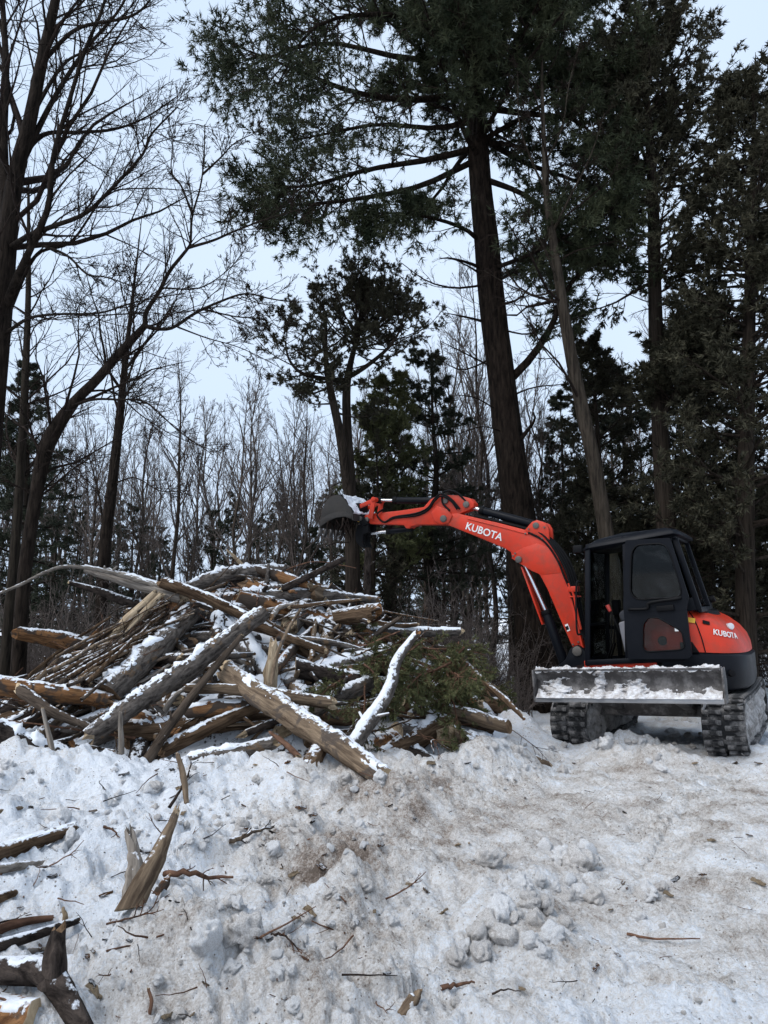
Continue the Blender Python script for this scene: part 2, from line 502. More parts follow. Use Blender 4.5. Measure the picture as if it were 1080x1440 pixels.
def ground_h(x, y):
    x = np.asarray(x, float); y = np.asarray(y, float)
    r = np.hypot(x, y)
    rm = rough_mask(x, y)
    near = sstep(22, 9, r)
    h = ground_base(x, y)
    wx = x + 0.10 * perlin(x * 3, y * 3, 51); wy = y + 0.10 * perlin(x * 3, y * 3, 52)
    h = h + 0.075 * rm * fbm(wx * 1.7, wy * 1.7, 3, 61) * near
    f1, rid = worley(wx * 3.4, wy * 3.4, 71)
    lump = np.sqrt(np.clip(1 - (f1 / 0.62) ** 2, 0, 1)) * (0.25 + rid)
    sel = sstep(-0.15, 0.35, perlin(x * 1.1, y * 1.1, 66))
    h = h + 0.10 * rm * lump * sel * near
    f1, rid = worley(wx * 8.3, wy * 8.3, 72)
    lump = np.sqrt(np.clip(1 - (f1 / 0.6) ** 2, 0, 1)) * (0.2 + rid)
    sel = sstep(-0.2, 0.4, perlin(x * 1.9 + 3, y * 1.9, 67))
    h = h + 0.058 * rm * lump * sel * near
    f1, rid = worley(wx * 14 + 5, wy * 14, 74)
    lump = np.sqrt(np.clip(1 - (f1 / 0.6) ** 2, 0, 1)) * (rid > 0.35) * rid
    h = h + 0.036 * rm * lump * sstep(-0.25, 0.3, perlin(x * 2.3, y * 2.3 + 9, 68)) * near
    f1, rid = worley(x * 21, y * 21, 73)
    lump = np.sqrt(np.clip(1 - (f1 / 0.6) ** 2, 0, 1)) * (0.1 + rid)
    h = h + 0.028 * (0.3 + 0.7 * rm) * lump * near
    f1, rid = worley(x * 38, y * 38, 75)
    h = h + 0.015 * np.sqrt(np.clip(1 - (f1 / 0.6) ** 2, 0, 1)) * rid * near
    b = np.abs(fbm(wx * 5, wy * 5, 3, 81))
    h = h + 0.045 * rm * b * near
    h = h - 0.05 * rm * np.clip(np.abs(fbm(wx * 2.6, wy * 2.6, 3, 83)) * -1 + 0.22, 0, 1) * near * 2.0
    flat = np.clip(1 - rm, 0, 1)
    st = fbm(x * 1.6 + 0.5 * y, y * 9, 3, 91)
    h = h + 0.022 * flat * st * near
    for (sx_, sy_) in ((1.95, 7.9), (3.2, 7.2)):
        u = (x - sx_) * -0.52 + (y - sy_) * -0.854; v_ = (x - sx_) * 0.854 + (y - sy_) * -0.52 + 0.12 * np.sin(u * 0.7)
        mk = sstep(0.24, 0.17, np.abs(v_)) * sstep(-0.3, 0.2, u) * sstep(3.6, 2.6, u) * sstep(-0.25, 0.25, perlin(x * 1.3, y * 1.3, 97) + 0.25)
        h = h - 0.035 * mk + 0.032 * mk * np.clip(np.sin(u * 2 * np.pi / 0.105 + 1.2 * np.sign(v_)) * 1.6, -1, 1)
    h = h + 0.007 * fbm(x * 26, y * 26, 3, 95, 0.65) * near
    return h
def ground_z(x, y):
    return float(ground_h(np.array([x]), np.array([y]))[0])

def build_ground():
    th_f = np.arange(-0.64, 0.64, 0.0036)
    th_c = np.concatenate([np.linspace(-math.pi, -0.65, 46), th_f, np.linspace(0.65, math.pi, 46)])
    rr = [0.25]
    while rr[-1] < 1200:
        r = rr[-1]
        rr.append(r * (1.0054 if 1.9 < r < 10.0 else (1.014 if 10.0 <= r < 20 else 1.07)))
    rr = np.array(rr)
    TH, RR = np.meshgrid(th_c, rr, indexing='xy')
    X = RR * np.sin(TH); Y = RR * np.cos(TH)
    Z = ground_h(X, Y)
    # dirt: real colour of the churned snow (soil and bark mixed in), by place and noise
    d = 0.08 + 0.20 * fbm(X * 0.8, Y * 0.8, 4, 101)
    d += 0.25 * sstep(-1.3, 0.0, X + 0.5 * perlin(X * 0.8, Y * 0.8, 104)) * sstep(8.5, 6.5, Y)
    d += 0.20 * np.exp(-(((X + 0.05) / 0.9) ** 2 + ((Y - 5.1) / 1.1) ** 2))
    d += 0.46 * np.exp(-(((X + 0.36) / 0.34) ** 2 + ((Y - 4.45) / 0.45) ** 2)) * (0.6 + 0.8 * perlin(X * 4, Y * 4, 131) + 0.3)
    d += 0.16 * np.exp(-(((X - 1.2) / 1.6) ** 2 + ((Y - 6.2) / 0.8) ** 2))
    d += 0.22 * np.exp(-(((X + 0.6) / 0.6) ** 2 + ((Y - 3.1) / 0.35) ** 2))
    d -= 0.16 * sstep(3.6, 2.8, Y) * sstep(0.0, 0.6, X)
    d += 0.20 * np.exp(-(((X - 2.6) / 1.0) ** 2 + ((Y - 7.6) / 0.6) ** 2))
    d += 0.25 * fbm(X * 3.1, Y * 3.1, 3, 111) * sstep(-1.6, -0.2, X)
    d -= 0.04 * sstep(-0.6, -1.4, X)
    d = np.where(Y < 0, 0.2, d)
    d = d + 0.25 * sstep(9, 14, RR) * (0.4 + fbm(X * 0.6, Y * 0.6, 3, 121))
    ny, nx = X.shape
    V = np.stack([X.ravel(), Y.ravel(), Z.ravel()], 1)
    i = np.arange(ny - 1)[:, None] * nx + np.arange(nx - 1)[None, :]
    F = np.stack([i, i + 1, i + nx + 1, i + nx], -1).reshape(-1, 4)
    F = F[:, ::-1]
    me = np_mesh('snowy_ground', V, [F], M['ground'], True, {'dirt': d.ravel()})
    o = link('snowy_ground', me)
    tag(o, 'churned dirty snow covering the clearing', None, kind='structure')
build_ground()

# ------------------------------------------------------------------ tube / branch machinery
def catmull(pts, n):
    pts = np.asarray(pts, float)
    P = np.vstack([2 * pts[0] - pts[1], pts, 2 * pts[-1] - pts[-2]])
    out = []
    m = len(pts) - 1
    for t in np.linspace(0, m, n):
        i = min(int(t), m - 1); u = t - i
        p0, p1, p2, p3 = P[i], P[i + 1], P[i + 2], P[i + 3]
        out.append(0.5 * ((2 * p1) + (-p0 + p2) * u + (2 * p0 - 5 * p1 + 4 * p2 - p3) * u * u + (-p0 + 3 * p1 - 3 * p2 + p3) * u ** 3))
    return np.array(out)

def nrm(v):
    return v / np.maximum(np.linalg.norm(v, axis=-1, keepdims=True), 1e-9)

def tubes(P, Rd, S):
    """P (N,K,3), Rd (N,K) -> verts, quads"""
    Nn, K, _ = P.shape
    T = np.empty_like(P)
    T[:, 1:-1] = P[:, 2:] - P[:, :-2]
    T[:, 0] = P[:, 1] - P[:, 0]
    T[:, -1] = P[:, -1] - P[:, -2]
    T = nrm(T)
    ref = np.where(np.abs(nrm(P[:, -1] - P[:, 0])[:, None, 2:3]) > 0.8, np.array([1.0, 0, 0]), np.array([0, 0, 1.0]))
    ref = np.broadcast_to(ref, T.shape)
    A = nrm(np.cross(T, ref))
    B = np.cross(T, A)
    a = np.arange(S) / S * 2 * np.pi
    V = P[:, :, None, :] + Rd[:, :, None, None] * (A[:, :, None, :] * np.cos(a)[:, None] + B[:, :, None, :] * np.sin(a)[:, None])
    idx = np.arange(Nn * K * S).reshape(Nn, K, S)
    j2 = np.roll(idx, -1, axis=2)
    F = np.stack([idx[:, :-1], j2[:, :-1], j2[:, 1:], idx[:, 1:]], -1).reshape(-1, 4)
    return V.reshape(-1, 3), F

def join(parts):
    Vs, Fs, o = [], {}, 0
    for V, F in parts:
        Vs.append(V)
        Fs.setdefault(F.shape[1], []).append(F + o)
        o += len(V)
    return np.concatenate(Vs), [np.concatenate(f) for f in Fs.values()]

def extend(g, S, D, L, K, wander=0.15, up=0.05):
    n = len(S)
    d = nrm(D)
    P = [S]
    L = np.asarray(L)
    up = np.broadcast_to(np.asarray(up, float), (n,))
    for k in range(1, K):
        d = nrm(d + wander * g.normal(size=(n, 3)) + up[:, None] * np.array([0, 0, 1.0]))
        P.append(P[-1] + d * (L / (K - 1))[:, None])
    return np.stack(P, 1)

def taper(r0, r1, K):
    r0 = np.asarray(r0, float)[:, None]; r1 = np.asarray(r1, float)
    if r1.ndim: r1 = r1[:, None]
    t = np.linspace(0, 1, K)[None]
    return r0 + (r1 - r0) * t

def sample(P, Rd, t):
    """t (N,m) -> pos, tangent, radius each (N*m, ..)"""
    Nn, K, _ = P.shape
    m = t.shape[1]
    f = t * (K - 1)
    i = np.clip(f.astype(int), 0, K - 2)
    u = f - i
    n = np.arange(Nn)[:, None]
    p = P[n, i] * (1 - u)[..., None] + P[n, i + 1] * u[..., None]
    tg = nrm(P[n, i + 1] - P[n, i])
    r = Rd[n, i] * (1 - u) + Rd[n, i + 1] * u
    return p.reshape(-1, 3), tg.reshape(-1, 3), r.reshape(-1)

def spawn(g, P, Rd, m, t0, t1, a0, a1, l0, l1, K, wander, up, rr=0.6, tip=0.0015, rmin=0.003, flat=None, shrink=0.5):
    Nn = P.shape[0]
    t = g.uniform(t0, t1, (Nn, m))
    p, tg, r = sample(P, Rd, t)
    rnd = g.normal(size=p.shape)
    if flat is not None:
        rnd[:, 2] *= flat
    perp = nrm(rnd - (rnd * tg).sum(1, keepdims=True) * tg)
    a = R(1) * g.uniform(a0, a1, len(p))[:, None]
    D = np.cos(a) * tg + np.sin(a) * perp
    L = np.repeat(np.linalg.norm(np.diff(P, axis=1), axis=2).sum(1), m) * g.uniform(l0, l1, len(p)) * (1 - shrink * t.ravel())
    C = extend(g, p, D, L, K, wander, up)
    r0 = np.maximum(np.minimum(r * rr, L * 0.0115 + rmin), rmin)
    return C, taper(r0, tip, K)

def tufts(g, P, m, t0, t1, n, ln, w, spread, droop=0.0):
    """needle or leaf triangles along branchlets P"""
    Nn = P.shape[0]
    t = g.uniform(t0, t1, (Nn, m))
    p, tg, _ = sample(P, np.ones(P.shape[:2]), t)
    p = np.repeat(p, n, 0); tg = np.repeat(tg, n, 0)
    d = nrm(tg + spread * g.normal(size=tg.shape) + np.array([0, 0, -droop]))
    q = nrm(np.cross(d, g.normal(size=d.shape)))
    L = ln * g.uniform(0.6, 1.25, len(p))[:, None]
    W = w * g.uniform(0.6, 1.2, len(p))[:, None]
    V = np.stack([p - q * W / 2, p + q * W / 2, p + d * L], 1).reshape(-1, 3)
    F = np.arange(len(V)).reshape(-1, 3)
    return V, F

def tree_thing(name, base, label, group, parts, cat='tree'):
    """parts: list of (name, [(V,F),...], material, smooth) in world coordinates"""
    o = empty(name, base)
    tag(o, label, cat, group)
    b = np.asarray(base, float)
    for nm, geo, mt, sm in parts:
        if not geo: continue
        V, F = join(geo)
        me = np_mesh(nm, V - b, F, mt, sm)
        c = link(nm, me, o)
        if nm in ('twigs', 'branches', 'crown'): c['kind'] = 'stuff'
    return o

def place_copy(proto, loc, rz, s, label=None):
    c = copy_tree(proto)
    c.location = loc
    c.rotation_euler = (random.gauss(0, 0.04), random.gauss(0, 0.04), rz)
    c.scale = (s * random.uniform(0.9, 1.1),) * 2 + (s,)
    if label: c['label'] = label
    return c

# ------------------------------------------------------------------ excavator
def finish(name, bm, m, parent, bev=0.0, seg=2, sharp=35, rot=None):
    bmesh.ops.recalc_face_normals(bm, faces=bm.faces)
    if bev:
        ed = [e for e in bm.edges if len(e.link_faces) == 2 and e.calc_face_angle(0) > R(28)]
        bmesh.ops.bevel(bm, geom=ed, offset=bev, segments=seg, profile=0.5, affect='EDGES', clamp_overlap=True)
        bmesh.ops.recalc_face_normals(bm, faces=bm.faces)
    me = bpy.data.meshes.new(name)
    bm.to_mesh(me)
    bm.free()
    me.materials.append(m)
    me.polygons.foreach_set('use_smooth', np.ones(len(me.polygons), bool))
    me.set_sharp_from_angle(angle=R(sharp))
    o = link(name, me, parent)
    if rot is not None:
        o.rotation_euler = (0, 0, rot)
    return o

def b_prism(bm, pts, y0, y1):
    """pts in (x,z), extruded along y"""
    a = [bm.verts.new((x, y0, z)) for x, z in pts]
    b = [bm.verts.new((x, y1, z)) for x, z in pts]
    n = len(pts)
    bm.faces.new(a); bm.faces.new(b[::-1])
    for i in range(n):
        bm.faces.new((a[i], b[i], b[(i + 1) % n], a[(i + 1) % n]))
    return bm

def b_box(bm, x0, x1, y0, y1, z0, z1):
    return b_prism(bm, [(x0, z0), (x1, z0), (x1, z1), (x0, z1)], y0, y1)

def b_rod(bm, p0, p1, r0, r1=None, n=16):
    r1 = r0 if r1 is None else r1
    p0 = Vector(p0); p1 = Vector(p1)
    d = (p1 - p0).normalized()
    a = d.orthogonal().normalized(); b = d.cross(a)
    A = [bm.verts.new(p0 + r0 * (a * math.cos(t) + b * math.sin(t))) for t in [2 * math.pi * i / n for i in range(n)]]
    B = [bm.verts.new(p1 + r1 * (a * math.cos(t) + b * math.sin(t))) for t in [2 * math.pi * i / n for i in range(n)]]
    bm.faces.new(A[::-1]); bm.faces.new(B)
    for i in range(n):
        bm.faces.new((A[i], A[(i + 1) % n], B[(i + 1) % n], B[i]))
    return bm

def b_beam(bm, p0, p1, w, h, side=(0, 1, 0)):
    """rectangular bar: w along 'side', h across"""
    p0 = Vector(p0); p1 = Vector(p1); d = (p1 - p0).normalized()
    s = Vector(side); s = (s - d * s.dot(d)).normalized(); u = d.cross(s)
    q = [(-1, -1), (1, -1), (1, 1), (-1, 1)]
    A = [bm.verts.new(p0 + s * (a * w / 2) + u * (b * h / 2)) for a, b in q]
    B = [bm.verts.new(p1 + s * (a * w / 2) + u * (b * h / 2)) for a, b in q]
    bm.faces.new(A[::-1]); bm.faces.new(B)
    for i in range(4):
        bm.faces.new((A[i], A[(i + 1) % 4], B[(i + 1) % 4], B[i]))
    return bm

def b_quad(bm, pts, th=0.006):
    """thin plate through 3D points"""
    P = [Vector(p) for p in pts]
    nrm_ = (P[1] - P[0]).cross(P[2] - P[0]).normalized() * th / 2
    a = [bm.verts.new(p + nrm_) for p in P]; b = [bm.verts.new(p - nrm_) for p in P]
    bm.faces.new(a); bm.faces.new(b[::-1])
    n = len(P)
    for i in range(n):
        bm.faces.new((a[i], b[i], b[(i + 1) % n], a[(i + 1) % n]))
    return bm

def hose(name, pts, r, m, parent, n=22, S=8):
    P = catmull(pts, n)[None]
    V, F = tubes(P, np.full((1, n), r), S)
    return link(name, np_mesh(name, V, [F], m, True), parent)

def text_mesh(name, txt, size, m, parent, mat4, ext=0.002, bold=0.012):
    cu = bpy.data.curves.new(name, 'FONT')
    cu.body = txt
    cu.size = size
    cu.extrude = ext
    cu.offset = bold * size
    cu.align_x = 'CENTER'; cu.align_y = 'CENTER'
    cu.resolution_u = 3
    tmp = bpy.data.objects.new(name + '_tmp', cu)
    col.objects.link(tmp)
    dg = bpy.context.evaluated_depsgraph_get()
    me = bpy.data.meshes.new_from_object(tmp.evaluated_get(dg))
    bpy.data.objects.remove(tmp)
    me.materials.clear(); me.materials.append(m)
    o = link(name, me, parent)
    o.matrix_local = mat4
    return o

def snow_sheet(name, parent, m, f, u0, u1, nu, v0, v1, nv, thick, seed, fr=(6, 6)):
    """lumpy snow on a surface f(u,v)->(pos,normal); thick(u,v,noise)->thickness (negative sinks under the surface)"""
    U, W = np.meshgrid(np.linspace(u0, u1, nu), np.linspace(v0, v1, nv), indexing='ij')
    no = fbm(U * fr[0], W * fr[1], 5, seed, 0.6)
    t = thick(U, W, no)
    pos, nor = f(U, W)
    V = (pos + nor * t[..., None]).reshape(-1, 3)
    i = np.arange(nu - 1)[:, None] * nv + np.arange(nv - 1)[None]
    F = np.stack([i, i + nv, i + nv + 1, i + 1], -1).reshape(-1, 4)
    tt = t.ravel()
    F = F[(tt[F] > -0.012).any(1)]
    return link(name, np_mesh(name, V, [F], m, True), parent)

def build_excavator():
    root = empty('excavator', (3.33, 8.95, 0.08))
    root.rotation_euler = (0, R(-3.0), 0)
    tag(root, 'orange mini excavator with black cab and raised arm standing on churned snow', 'excavator')
    UPR, UNR = R(150), R(238.5)
    def U(name, bm, m, bev=0.0, seg=2, sharp=35):           # upper part
        return finish(name, bm, m, root, bev, seg, sharp, UPR)
    def L(name, bm, m, bev=0.0, seg=2, sharp=35):           # undercarriage part
        return finish(name, bm, m, root, bev, seg, sharp, UNR)
    def sub(par, name, bm, m, bev=0.0, seg=2, sharp=35):
        return finish(name, bm, m, par, bev, seg, sharp)
    def B(): return bmesh.new()

    # ---------------- undercarriage
    ci, cs, ri = (0.98, 0.285), (-0.98, 0.30), 0.262
    loop = []
    for a in np.linspace(-90, 90, 16): loop.append((ci[0] + ri * math.cos(R(a)), ci[1] + ri * math.sin(R(a))))
    for x in np.linspace(0.9, -0.9, 22): loop.append((x, 0.55 - 0.02 * math.sin((x + 0.9) / 1.8 * math.pi)))
    for a in np.linspace(90, 270, 16): loop.append((cs[0] + ri * math.cos(R(a)), cs[1] + ri * math.sin(R(a))))
    for x in np.linspace(-0.9, 0.9, 22): loop.append((x, 0.025))
    lp = np.array(loop)
    seg = np.linalg.norm(np.roll(lp, -1, 0) - lp, axis=1)
    s = np.concatenate([[0], np.cumsum(seg)])
    tot = s[-1]
    def at_s(d):
        d = d % tot
        i = int(np.searchsorted(s, d, 'right') - 1)
        a, b = lp[i % len(lp)], lp[(i + 1) % len(lp)]
        u = (d - s[i]) / max(seg[i % len(lp)], 1e-6)
        return a + (b - a) * u, nrm(b - a)
    bm = B()
    b_box(bm, -0.024, 0.024, -0.088, 0.088, -0.004, 0.032)
    lugo = finish('track_lug', bm, M['rubber'], None, 0.008)
    lug_me = lugo.data
    bpy.data.objects.remove(lugo)
    for sd in (-1, 1):
        bm = B()
        yc = sd * 0.78
        A0, A1, C0, C1 = [], [], [], []
        nl = len(lp)
        cen = lp.mean(0)
        for i in range(nl):
            tg = nrm(lp[(i + 1) % nl] - lp[i - 1]); no = np.array([tg[1], -tg[0]])
            q = lp[i] - no * 0.035
            A0.append(bm.verts.new((lp[i][0], yc - 0.2, lp[i][1]))); A1.append(bm.verts.new((lp[i][0], yc + 0.2, lp[i][1])))
            C0.append(bm.verts.new((q[0], yc - 0.2, q[1]))); C1.append(bm.verts.new((q[0], yc + 0.2, q[1])))
        for i in range(nl):
            j = (i + 1) % nl
            bm.faces.new((A0[i], A0[j], A1[j], A1[i])); bm.faces.new((C0[i], C1[i], C1[j], C0[j]))
            bm.faces.new((A0[i], C0[i], C0[j], A0[j])); bm.faces.new((A1[i], A1[j], C1[j], C1[i]))
        tr = L('track', bm, M['rubber'])
        nlug = 58
        for k in range(nlug):
            for h in (-1, 1):
                p, tg = at_s(tot * (k + (0.5 if h > 0 else 0)) / nlug)
                no = np.array([tg[1], -tg[0]])
                o = bpy.data.objects.new('track_lug', lug_me)
                col.objects.link(o)
                o.parent = tr
                o.matrix_local = Matrix(((tg[0], 0, no[0], p[0]), (0, 1, 0, yc + h * 0.103), (tg[1], 0, no[1], p[1]), (0, 0, 0, 1)))
        bm = B()
        b_prism(bm, [(-0.85, 0.16), (0.85, 0.16), (0.9, 0.30), (0.7, 0.44), (-0.7, 0.44), (-0.9, 0.34)], yc - 0.12, yc + 0.12)
        L('track_frame', bm, M['steel'], 0.02)
        bm = B(); b_rod(bm, (ci[0], yc - 0.15, ci[1]), (ci[0], yc + 0.15, ci[1]), 0.225, n=28); L('idler_wheel', bm, M['steel'], 0.015)
        bm = B(); b_rod(bm, (cs[0], yc - 0.15, cs[1]), (cs[0], yc + 0.15, cs[1]), 0.2, n=18); L('sprocket', bm, M['steel'], 0.015)
        for x in (-0.6, -0.2, 0.2, 0.6):
            bm = B(); b_rod(bm, (x, yc - 0.14, 0.13), (x, yc + 0.14, 0.13), 0.075, n=16); L('track_roller', bm, M['steel'], 0.01)
        # snow packed into the side of the track
        for face in (-1, 1):
            def f(u, v, face=face, yc=yc):
                pos = np.stack([u, np.full_like(u, yc + face * 0.165), v], -1)
                return pos, np.broadcast_to(np.array([0, face, 0.0]), pos.shape)
            def th(u, v, no):
                e = np.minimum(1.22 - np.abs(u), np.minimum(v - 0.05, 0.52 - v) * 1.2)
                e = np.minimum(e, 0.26 - np.hypot(np.maximum(np.abs(u) - 0.98, 0), v - 0.29))
                return np.clip(e * 6, -0.3, 1) * 0.024 + 0.04 * no - 0.012
            snow_sheet('packed_snow', root, M['tracksnow'], f, -1.22, 1.22, 90, 0.04, 0.53, 24, th, 7 + face + sd * 3, (5, 7)).rotation_euler = (0, 0, UNR)
    bm = B()
    b_prism(bm, [(-0.55, 0.32), (0.55, 0.32), (0.62, 0.46), (0.45, 0.6), (-0.45, 0.6), (-0.62, 0.46)], -0.42, 0.42)
    b_box(bm, 0.28, 0.5, -0.7, 0.7, 0.3, 0.43); b_box(bm, -0.5, -0.28, -0.7, 0.7, 0.3, 0.43)
    L('carriage_frame', bm, M['steel'], 0.015)
    bm = B(); b_rod(bm, (0, 0, 0.6), (0, 0, 0.78), 0.44, n=40); L('slew_ring', bm, M['trim'], 0.01)
    for y in (-0.38, 0.38):
        bm = B(); b_beam(bm, (0.5, y, 0.42), (1.58, y * 1.05, 0.68), 0.11, 0.13); L('blade_arm', bm, M['steel'], 0.012)
    bm = B(); b_rod(bm, (0.55, 0, 0.6), (1.2, 0, 0.72), 0.06); L('blade_cylinder', bm, M['black'], 0.008)

    # dozer blade
    zb, zt = 0.59, 0.915
    def prof(t):        # concave mouldboard: x forward at height fraction t
        return 1.68 - 0.09 * np.sin(np.clip(t, 0, 1) * math.pi) ** 0.9
    ts = np.linspace(0, 1, 14)
    bm = B()
    pts = [(prof(t), zb + 0.045 + (zt - zb - 0.045) * t) for t in ts]
    pts += [(x - 0.03, z) for x, z in pts[::-1]]
    b_prism(bm, pts, -0.955, 0.875)
    blade = L('dozer_blade', bm, M['steel'], 0, sharp=25)
    bm = B(); b_prism(bm, [(1.695, zb), (1.695, zb + 0.05), (1.655, zb + 0.055), (1.655, zb)], -0.965, 0.885); sub(blade, 'cutting_edge', bm, M['edge'], 0.004)
    for y in (-0.975, 0.877):
        bm = B(); b_prism(bm, [(1.70, zb), (1.70, zt + 0.005), (1.55, zt + 0.005), (1.5, zb + 0.2), (1.55, zb)], y, y + 0.018); sub(blade, 'end_plate', bm, M['steel'], 0.004)
    bm = B(); b_box(bm, 1.53, 1.69, -0.95, 0.87, zt - 0.008, zt + 0.008); sub(blade, 'top_flange', bm, M['steel'], 0.004)
    bm = B()
    for y in (-0.7, -0.38, 0, 0.38, 0.7): b_prism(bm, [(1.6, zb + 0.08), (1.45, zb + 0.1), (1.57, zt - 0.03)], y - 0.012, y + 0.012)
    b_beam(bm, (1.52, -0.93, 0.72), (1.52, 0.85, 0.72), 0.09, 0.09, (1, 0, 0)); sub(blade, 'blade_rib', bm, M['steel'], 0.005)
    def f(u, v):
        pos = np.stack([prof(v), u, zb + 0.045 + (zt - zb - 0.045) * v], -1)
        no = np.broadcast_to(np.array([1.0, 0, 0.0]), pos.shape)
        return pos, no
    def th(u, v, no):
        bot = sstep(0.42, 0.0, v + 0.25 * no) * 0.075
        # clumps: image-left clump, ridge, and middle heap
        def bl(c, w, h, top): return sstep(1.0, 0.2, np.hypot((u - c) / w, (v - 0.1) / top) + 0.5 * no) * h
        x = np.maximum.reduce([bl(-0.74, 0.22, 0.10, 0.75), bl(-0.29, 0.09, 0.12, 1.15), bl(0.05, 0.22, 0.12, 0.62), bl(-0.1, 0.1, 0.1, 0.5), bl(0.76, 0.12, 0.05, 0.5), bot])
        return x * 0.8 - 0.026 + 0.02 * no
    snow_sheet('blade_snow', blade, M['bladesnow'], f, -0.945, 0.865, 220, 0.0, 1.0, 60, th, 17, (7, 4))
    def f2(u, v):
        pos = np.stack([1.55 + 0.13 * v, u, np.full_like(u, zt + 0.008)], -1)
        return pos, np.broadcast_to(np.array([0, 0, 1.0]), pos.shape)
    snow_sheet('top_snow', blade, M['bladesnow'], f2, -0.945, 0.865, 200, 0, 1, 10, lambda u, v, no: 0.004 + 0.028 * no - 0.03 * (np.abs(v - 0.5) > 0.42), 19, (9, 2))

    # ---------------- upper: deck, counterweight, hood
    def tail(sx, w, n=3.0, x0=-0.25, front=0.62, num=26):
        """plan outline (x fwd, y left), rounded tail"""
        p = [(front, w)]
        for a in np.linspace(90, 270, num):
            c, s_ = math.cos(R(a)), math.sin(R(a))
            p.append((x0 - sx * abs(c) ** (2 / n) * (1 if c < 0 else 0), w * abs(s_) ** (2 / n) * (1 if s_ > 0 else -1)))
        p.append((front, -w))
        return p
    def slab(bm, outs, close=True):
        """outs: list of (outline, z) rings, lofted and capped"""
        rings = []
        for o_, z in outs:
            rings.append([bm.verts.new((x, y, z if not callable(z) else z(x, y))) for x, y in o_])
        n = len(rings[0])
        for a, b in zip(rings[:-1], rings[1:]):
            for i in range(n):
                bm.faces.new((a[i], a[(i + 1) % n], b[(i + 1) % n], b[i]))
        bm.faces.new(rings[0][::-1]); bm.faces.new(rings[-1])
        return bm
    bm = B()
    slab(bm, [(tail(0.55, 0.86, front=0.80), 0.76), (tail(0.58, 0.88, front=0.84), 0.78), (tail(0.58, 0.88, front=0.84), 0.875)])
    U('deck', bm, M['trim'], 0)
    bm = B(); b_box(bm, -0.12, 0.66, 0.882, 0.915, 0.872, 0.955); U('side_skirt', bm, M['orange'], 0.008)
    dz = lambda x: -0.045 * np.clip((-x - 0.5) / 0.5, 0, 1)
    bm = B()
    cwf = -0.18
    slab(bm, [(tail(0.70, 0.88, front=cwf), 0.60), (tail(0.735, 0.915, front=cwf), 0.625), (tail(0.755, 0.935, front=cwf), 0.70), (tail(0.76, 0.94, front=cwf), 0.95),
              (tail(0.755, 0.935, front=cwf), lambda x, y: 1.0 + dz(x)), (tail(0.735, 0.92, front=cwf), lambda x, y: 1.015 + dz(x))])
    cw = U('counterweight', bm, M['black'], 0, sharp=30)
    bm = B(); b_rod(bm, (-0.80, 0.742, 0.79), (-0.845, 0.80, 0.79), 0.035, n=18); sub(cw, 'tie_down_hole', bm, M['trim'], 0.004)
    # hood
    def ztop(x, y):
        r = 1.475 - 0.20 * np.clip((-x - 0.42) / 0.5, 0, 1.4) ** 1.4
        return r
    hf = -0.40
    lv = [(0.715, 0.905, 0.0), (0.735, 0.925, 0.02), (0.73, 0.925, 0.35), (0.70, 0.91, 0.66), (0.64, 0.87, 0.86), (0.55, 0.80, 0.97), (0.47, 0.70, 1.0)]
    bm = B()
    slab(bm, [(tail(a, b, front=hf, x0=-0.25 if True else 0), (lambda x, y, t=t: 1.018 + dz(x) + (ztop(x, y) - 1.018 - dz(x)) * t)) for a, b, t in lv])
    hood = U('engine_hood', bm, M['orange'], 0, sharp=40)
    # seam between side cover and rear hood, follows the hood surface
    def hood_pt(ang, t, off=0.004):
        ws = [l_[2] for l_ in lv]
        i = max(0, min(len(ws) - 2, int(np.searchsorted(ws, t) - 1)))
        u = (t - ws[i]) / (ws[i + 1] - ws[i])
        sx = lv[i][0] + (lv[i + 1][0] - lv[i][0]) * u; w = lv[i][1] + (lv[i + 1][1] - lv[i][1]) * u
        c, s_ = math.cos(R(ang)), math.sin(R(ang))
        x = -0.25 - (sx + off) * abs(c) ** (2 / 3); y = (w + off) * abs(s_) ** (2 / 3)
        return (x, y, 1.018 + dz(x) + (ztop(x, y) - 1.018 - dz(x)) * t)
    pts = [hood_pt(105.0 + 5.5 * (1 - t) ** 0.8, t) for t in np.linspace(0.02, 0.95, 12)]
    hose('hood_seam', pts, 0.006, M['trim'], hood, 30)
    pts = [hood_pt(a, 0.0, 0.004) for a in np.linspace(93, 178, 20)]
    hose('hood_seam', pts, 0.008, M['trim'], hood, 40)
    # lettering wrapped on the hood: each letter stands on the curved surface
    word = 'KUBOTA'
    for i, ch in enumerate(word):
        a = 123.0 + i * 5.2
        p = Vector(hood_pt(a, 0.58, 0.004)); q = Vector(hood_pt(a + 1.0, 0.58, 0.004)); r_ = Vector(hood_pt(a, 0.64, 0.004))
        X = (q - p).normalized(); Z = X.cross(r_ - p).normalized(); Y = Z.cross(X)
        m4 = Matrix.Translation(p + Z * 0.003) @ Matrix((X, Y, Z)).transposed().to_4x4()
        text_mesh('letter', ch, 0.085, M['white'], hood, m4)
    def sticker(par, ang, t, w, h, m, marks=None):
        p = Vector(hood_pt(ang, t, 0.004)); q = Vector(hood_pt(ang + 1.0, t, 0.004)); r_ = Vector(hood_pt(ang, t + 0.06, 0.004))
        X = (q - p).normalized(); Z = X.cross(r_ - p).normalized(); Y = Z.cross(X)
        bm = B(); b_box(bm, -w / 2, w / 2, -h / 2, h / 2, 0.001, 0.004)
        o = sub(par, 'sticker', bm, m)
        o.matrix_local = Matrix.Translation(p + Z * 0.003) @ Matrix((X, Y, Z)).transposed().to_4x4()
        return o
    st = sticker(hood, 102.5, 0.76, 0.11, 0.055, M['yellow'])
    stm = st.matrix_local
    bm = B()
